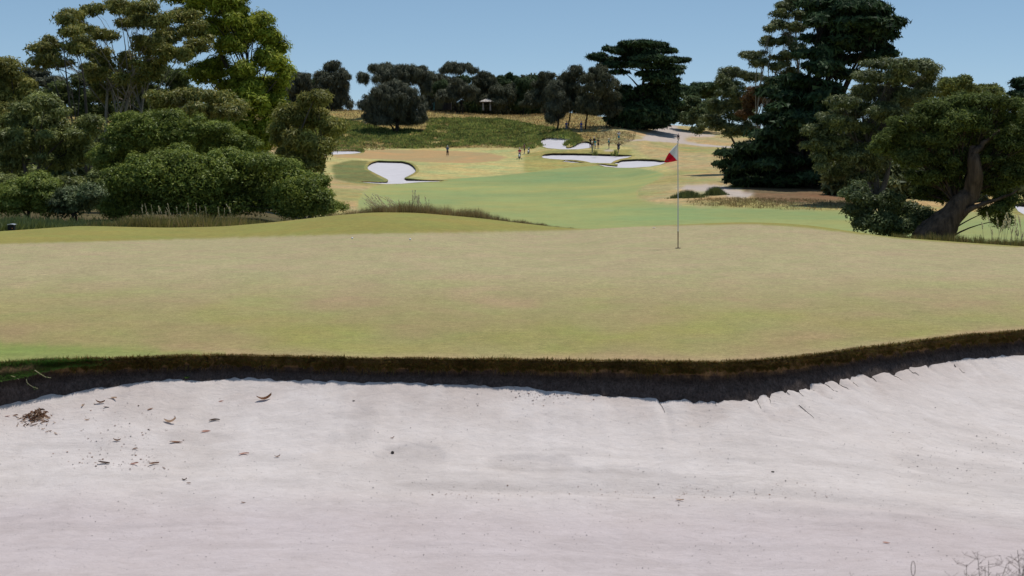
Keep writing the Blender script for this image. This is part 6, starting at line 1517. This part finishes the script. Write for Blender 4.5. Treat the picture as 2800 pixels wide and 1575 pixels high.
# ------------------------------------------------------------------ dry weeds on the near bank, bottom right
M['weed'] = mat_plain('weed_stem', (.30, .22, .215), .8, .1, var=.2, scale=20)
def weed(px, Y, h, lab, n=5, loop=False, r=.0012):
    z0 = .22 if Y > 5 else .32
    root = empty('dry_weed', ((px - 1400) * Y / F, Y, z0)); tag(root, lab, 'weed', 'dry weeds on the near bank'); ac = Acc()
    top = h
    if loop:
        t = np.linspace(0, 2 * math.pi, 22); P = np.stack([.0065 * np.sin(t), 0 * t, top - .022 - .022 * np.cos(t) * -1 * -1], -1)
        P = np.stack([.0065 * np.sin(t), 0 * t, top - .024 + .024 * np.cos(t)], -1); ac.tube(P, np.full(22, .0011), 5); ac.tube(np.array([[0, 0, 0], [.004, 0, top * .5], [0, 0, top - .048]]), np.full(3, .0009), 5)
    else:
        for q in range(n):
            a0 = RS.uniform(-.03, .03); hh = top * RS.uniform(.8, 1.0); P = np.array([[a0, RS.normal() * .02, 0], [a0 + RS.normal() * .005, RS.normal() * .02, hh * .6], [a0 + RS.normal() * .012, RS.normal() * .02, hh - .04 * RS.rand()]])
            ac.tube(P, np.array([r, r * .9, r * .7]), 5); tip = P[-1]
            for w in range(3):
                d = np.array([RS.choice([-1, 1]) * RS.uniform(.010, .045), RS.normal() * .01, RS.uniform(.005, .028)]); m = tip - np.array([0, 0, RS.rand() * .05]); e = m + d
                ac.tube(np.array([m, e]), np.array([r * .7, r * .45]), 4)
                for u_ in range(2): ac.tube(np.array([e, e + np.array([RS.normal() * .016, RS.normal() * .006, RS.uniform(.0, .02)])]), np.array([r * .5, r * .35]), 4)
    ac.build('stems', M['weed'], root)
def ztop(py, Y): return EYE - (py - 400) * Y / F
for (px, py, Y, n, lp, lab) in [(2497, 1534, 4.6, 1, True, 'single dry stalk ending in a narrow loop, left of the weeds'), (2660, 1492, 4.5, 4, False, 'leftmost branching dry weed at the bottom right corner'), (2700, 1500, 4.4, 5, False, 'low forked dry weed beside the leftmost branching one'), (2735, 1497, 4.6, 5, False, 'tangled dry weed in the middle of the corner clump'),
        (2768, 1503, 4.3, 5, False, 'dark-stemmed dry weed right of the tangle'), (2795, 1490, 4.5, 5, False, 'tallest dry weed cut by the right edge'), (2365, 1545, 4.7, 2, False, 'faint thin weed standing alone left of the looped stalk')]:
    z0 = .22 if Y > 5 else .32
    weed(px, Y, ztop(py, Y) - z0, lab, n, lp)
print('objects', round(time.time() - T0, 1), 'tris', sum(len(m.polygons) for m in bpy.data.meshes))
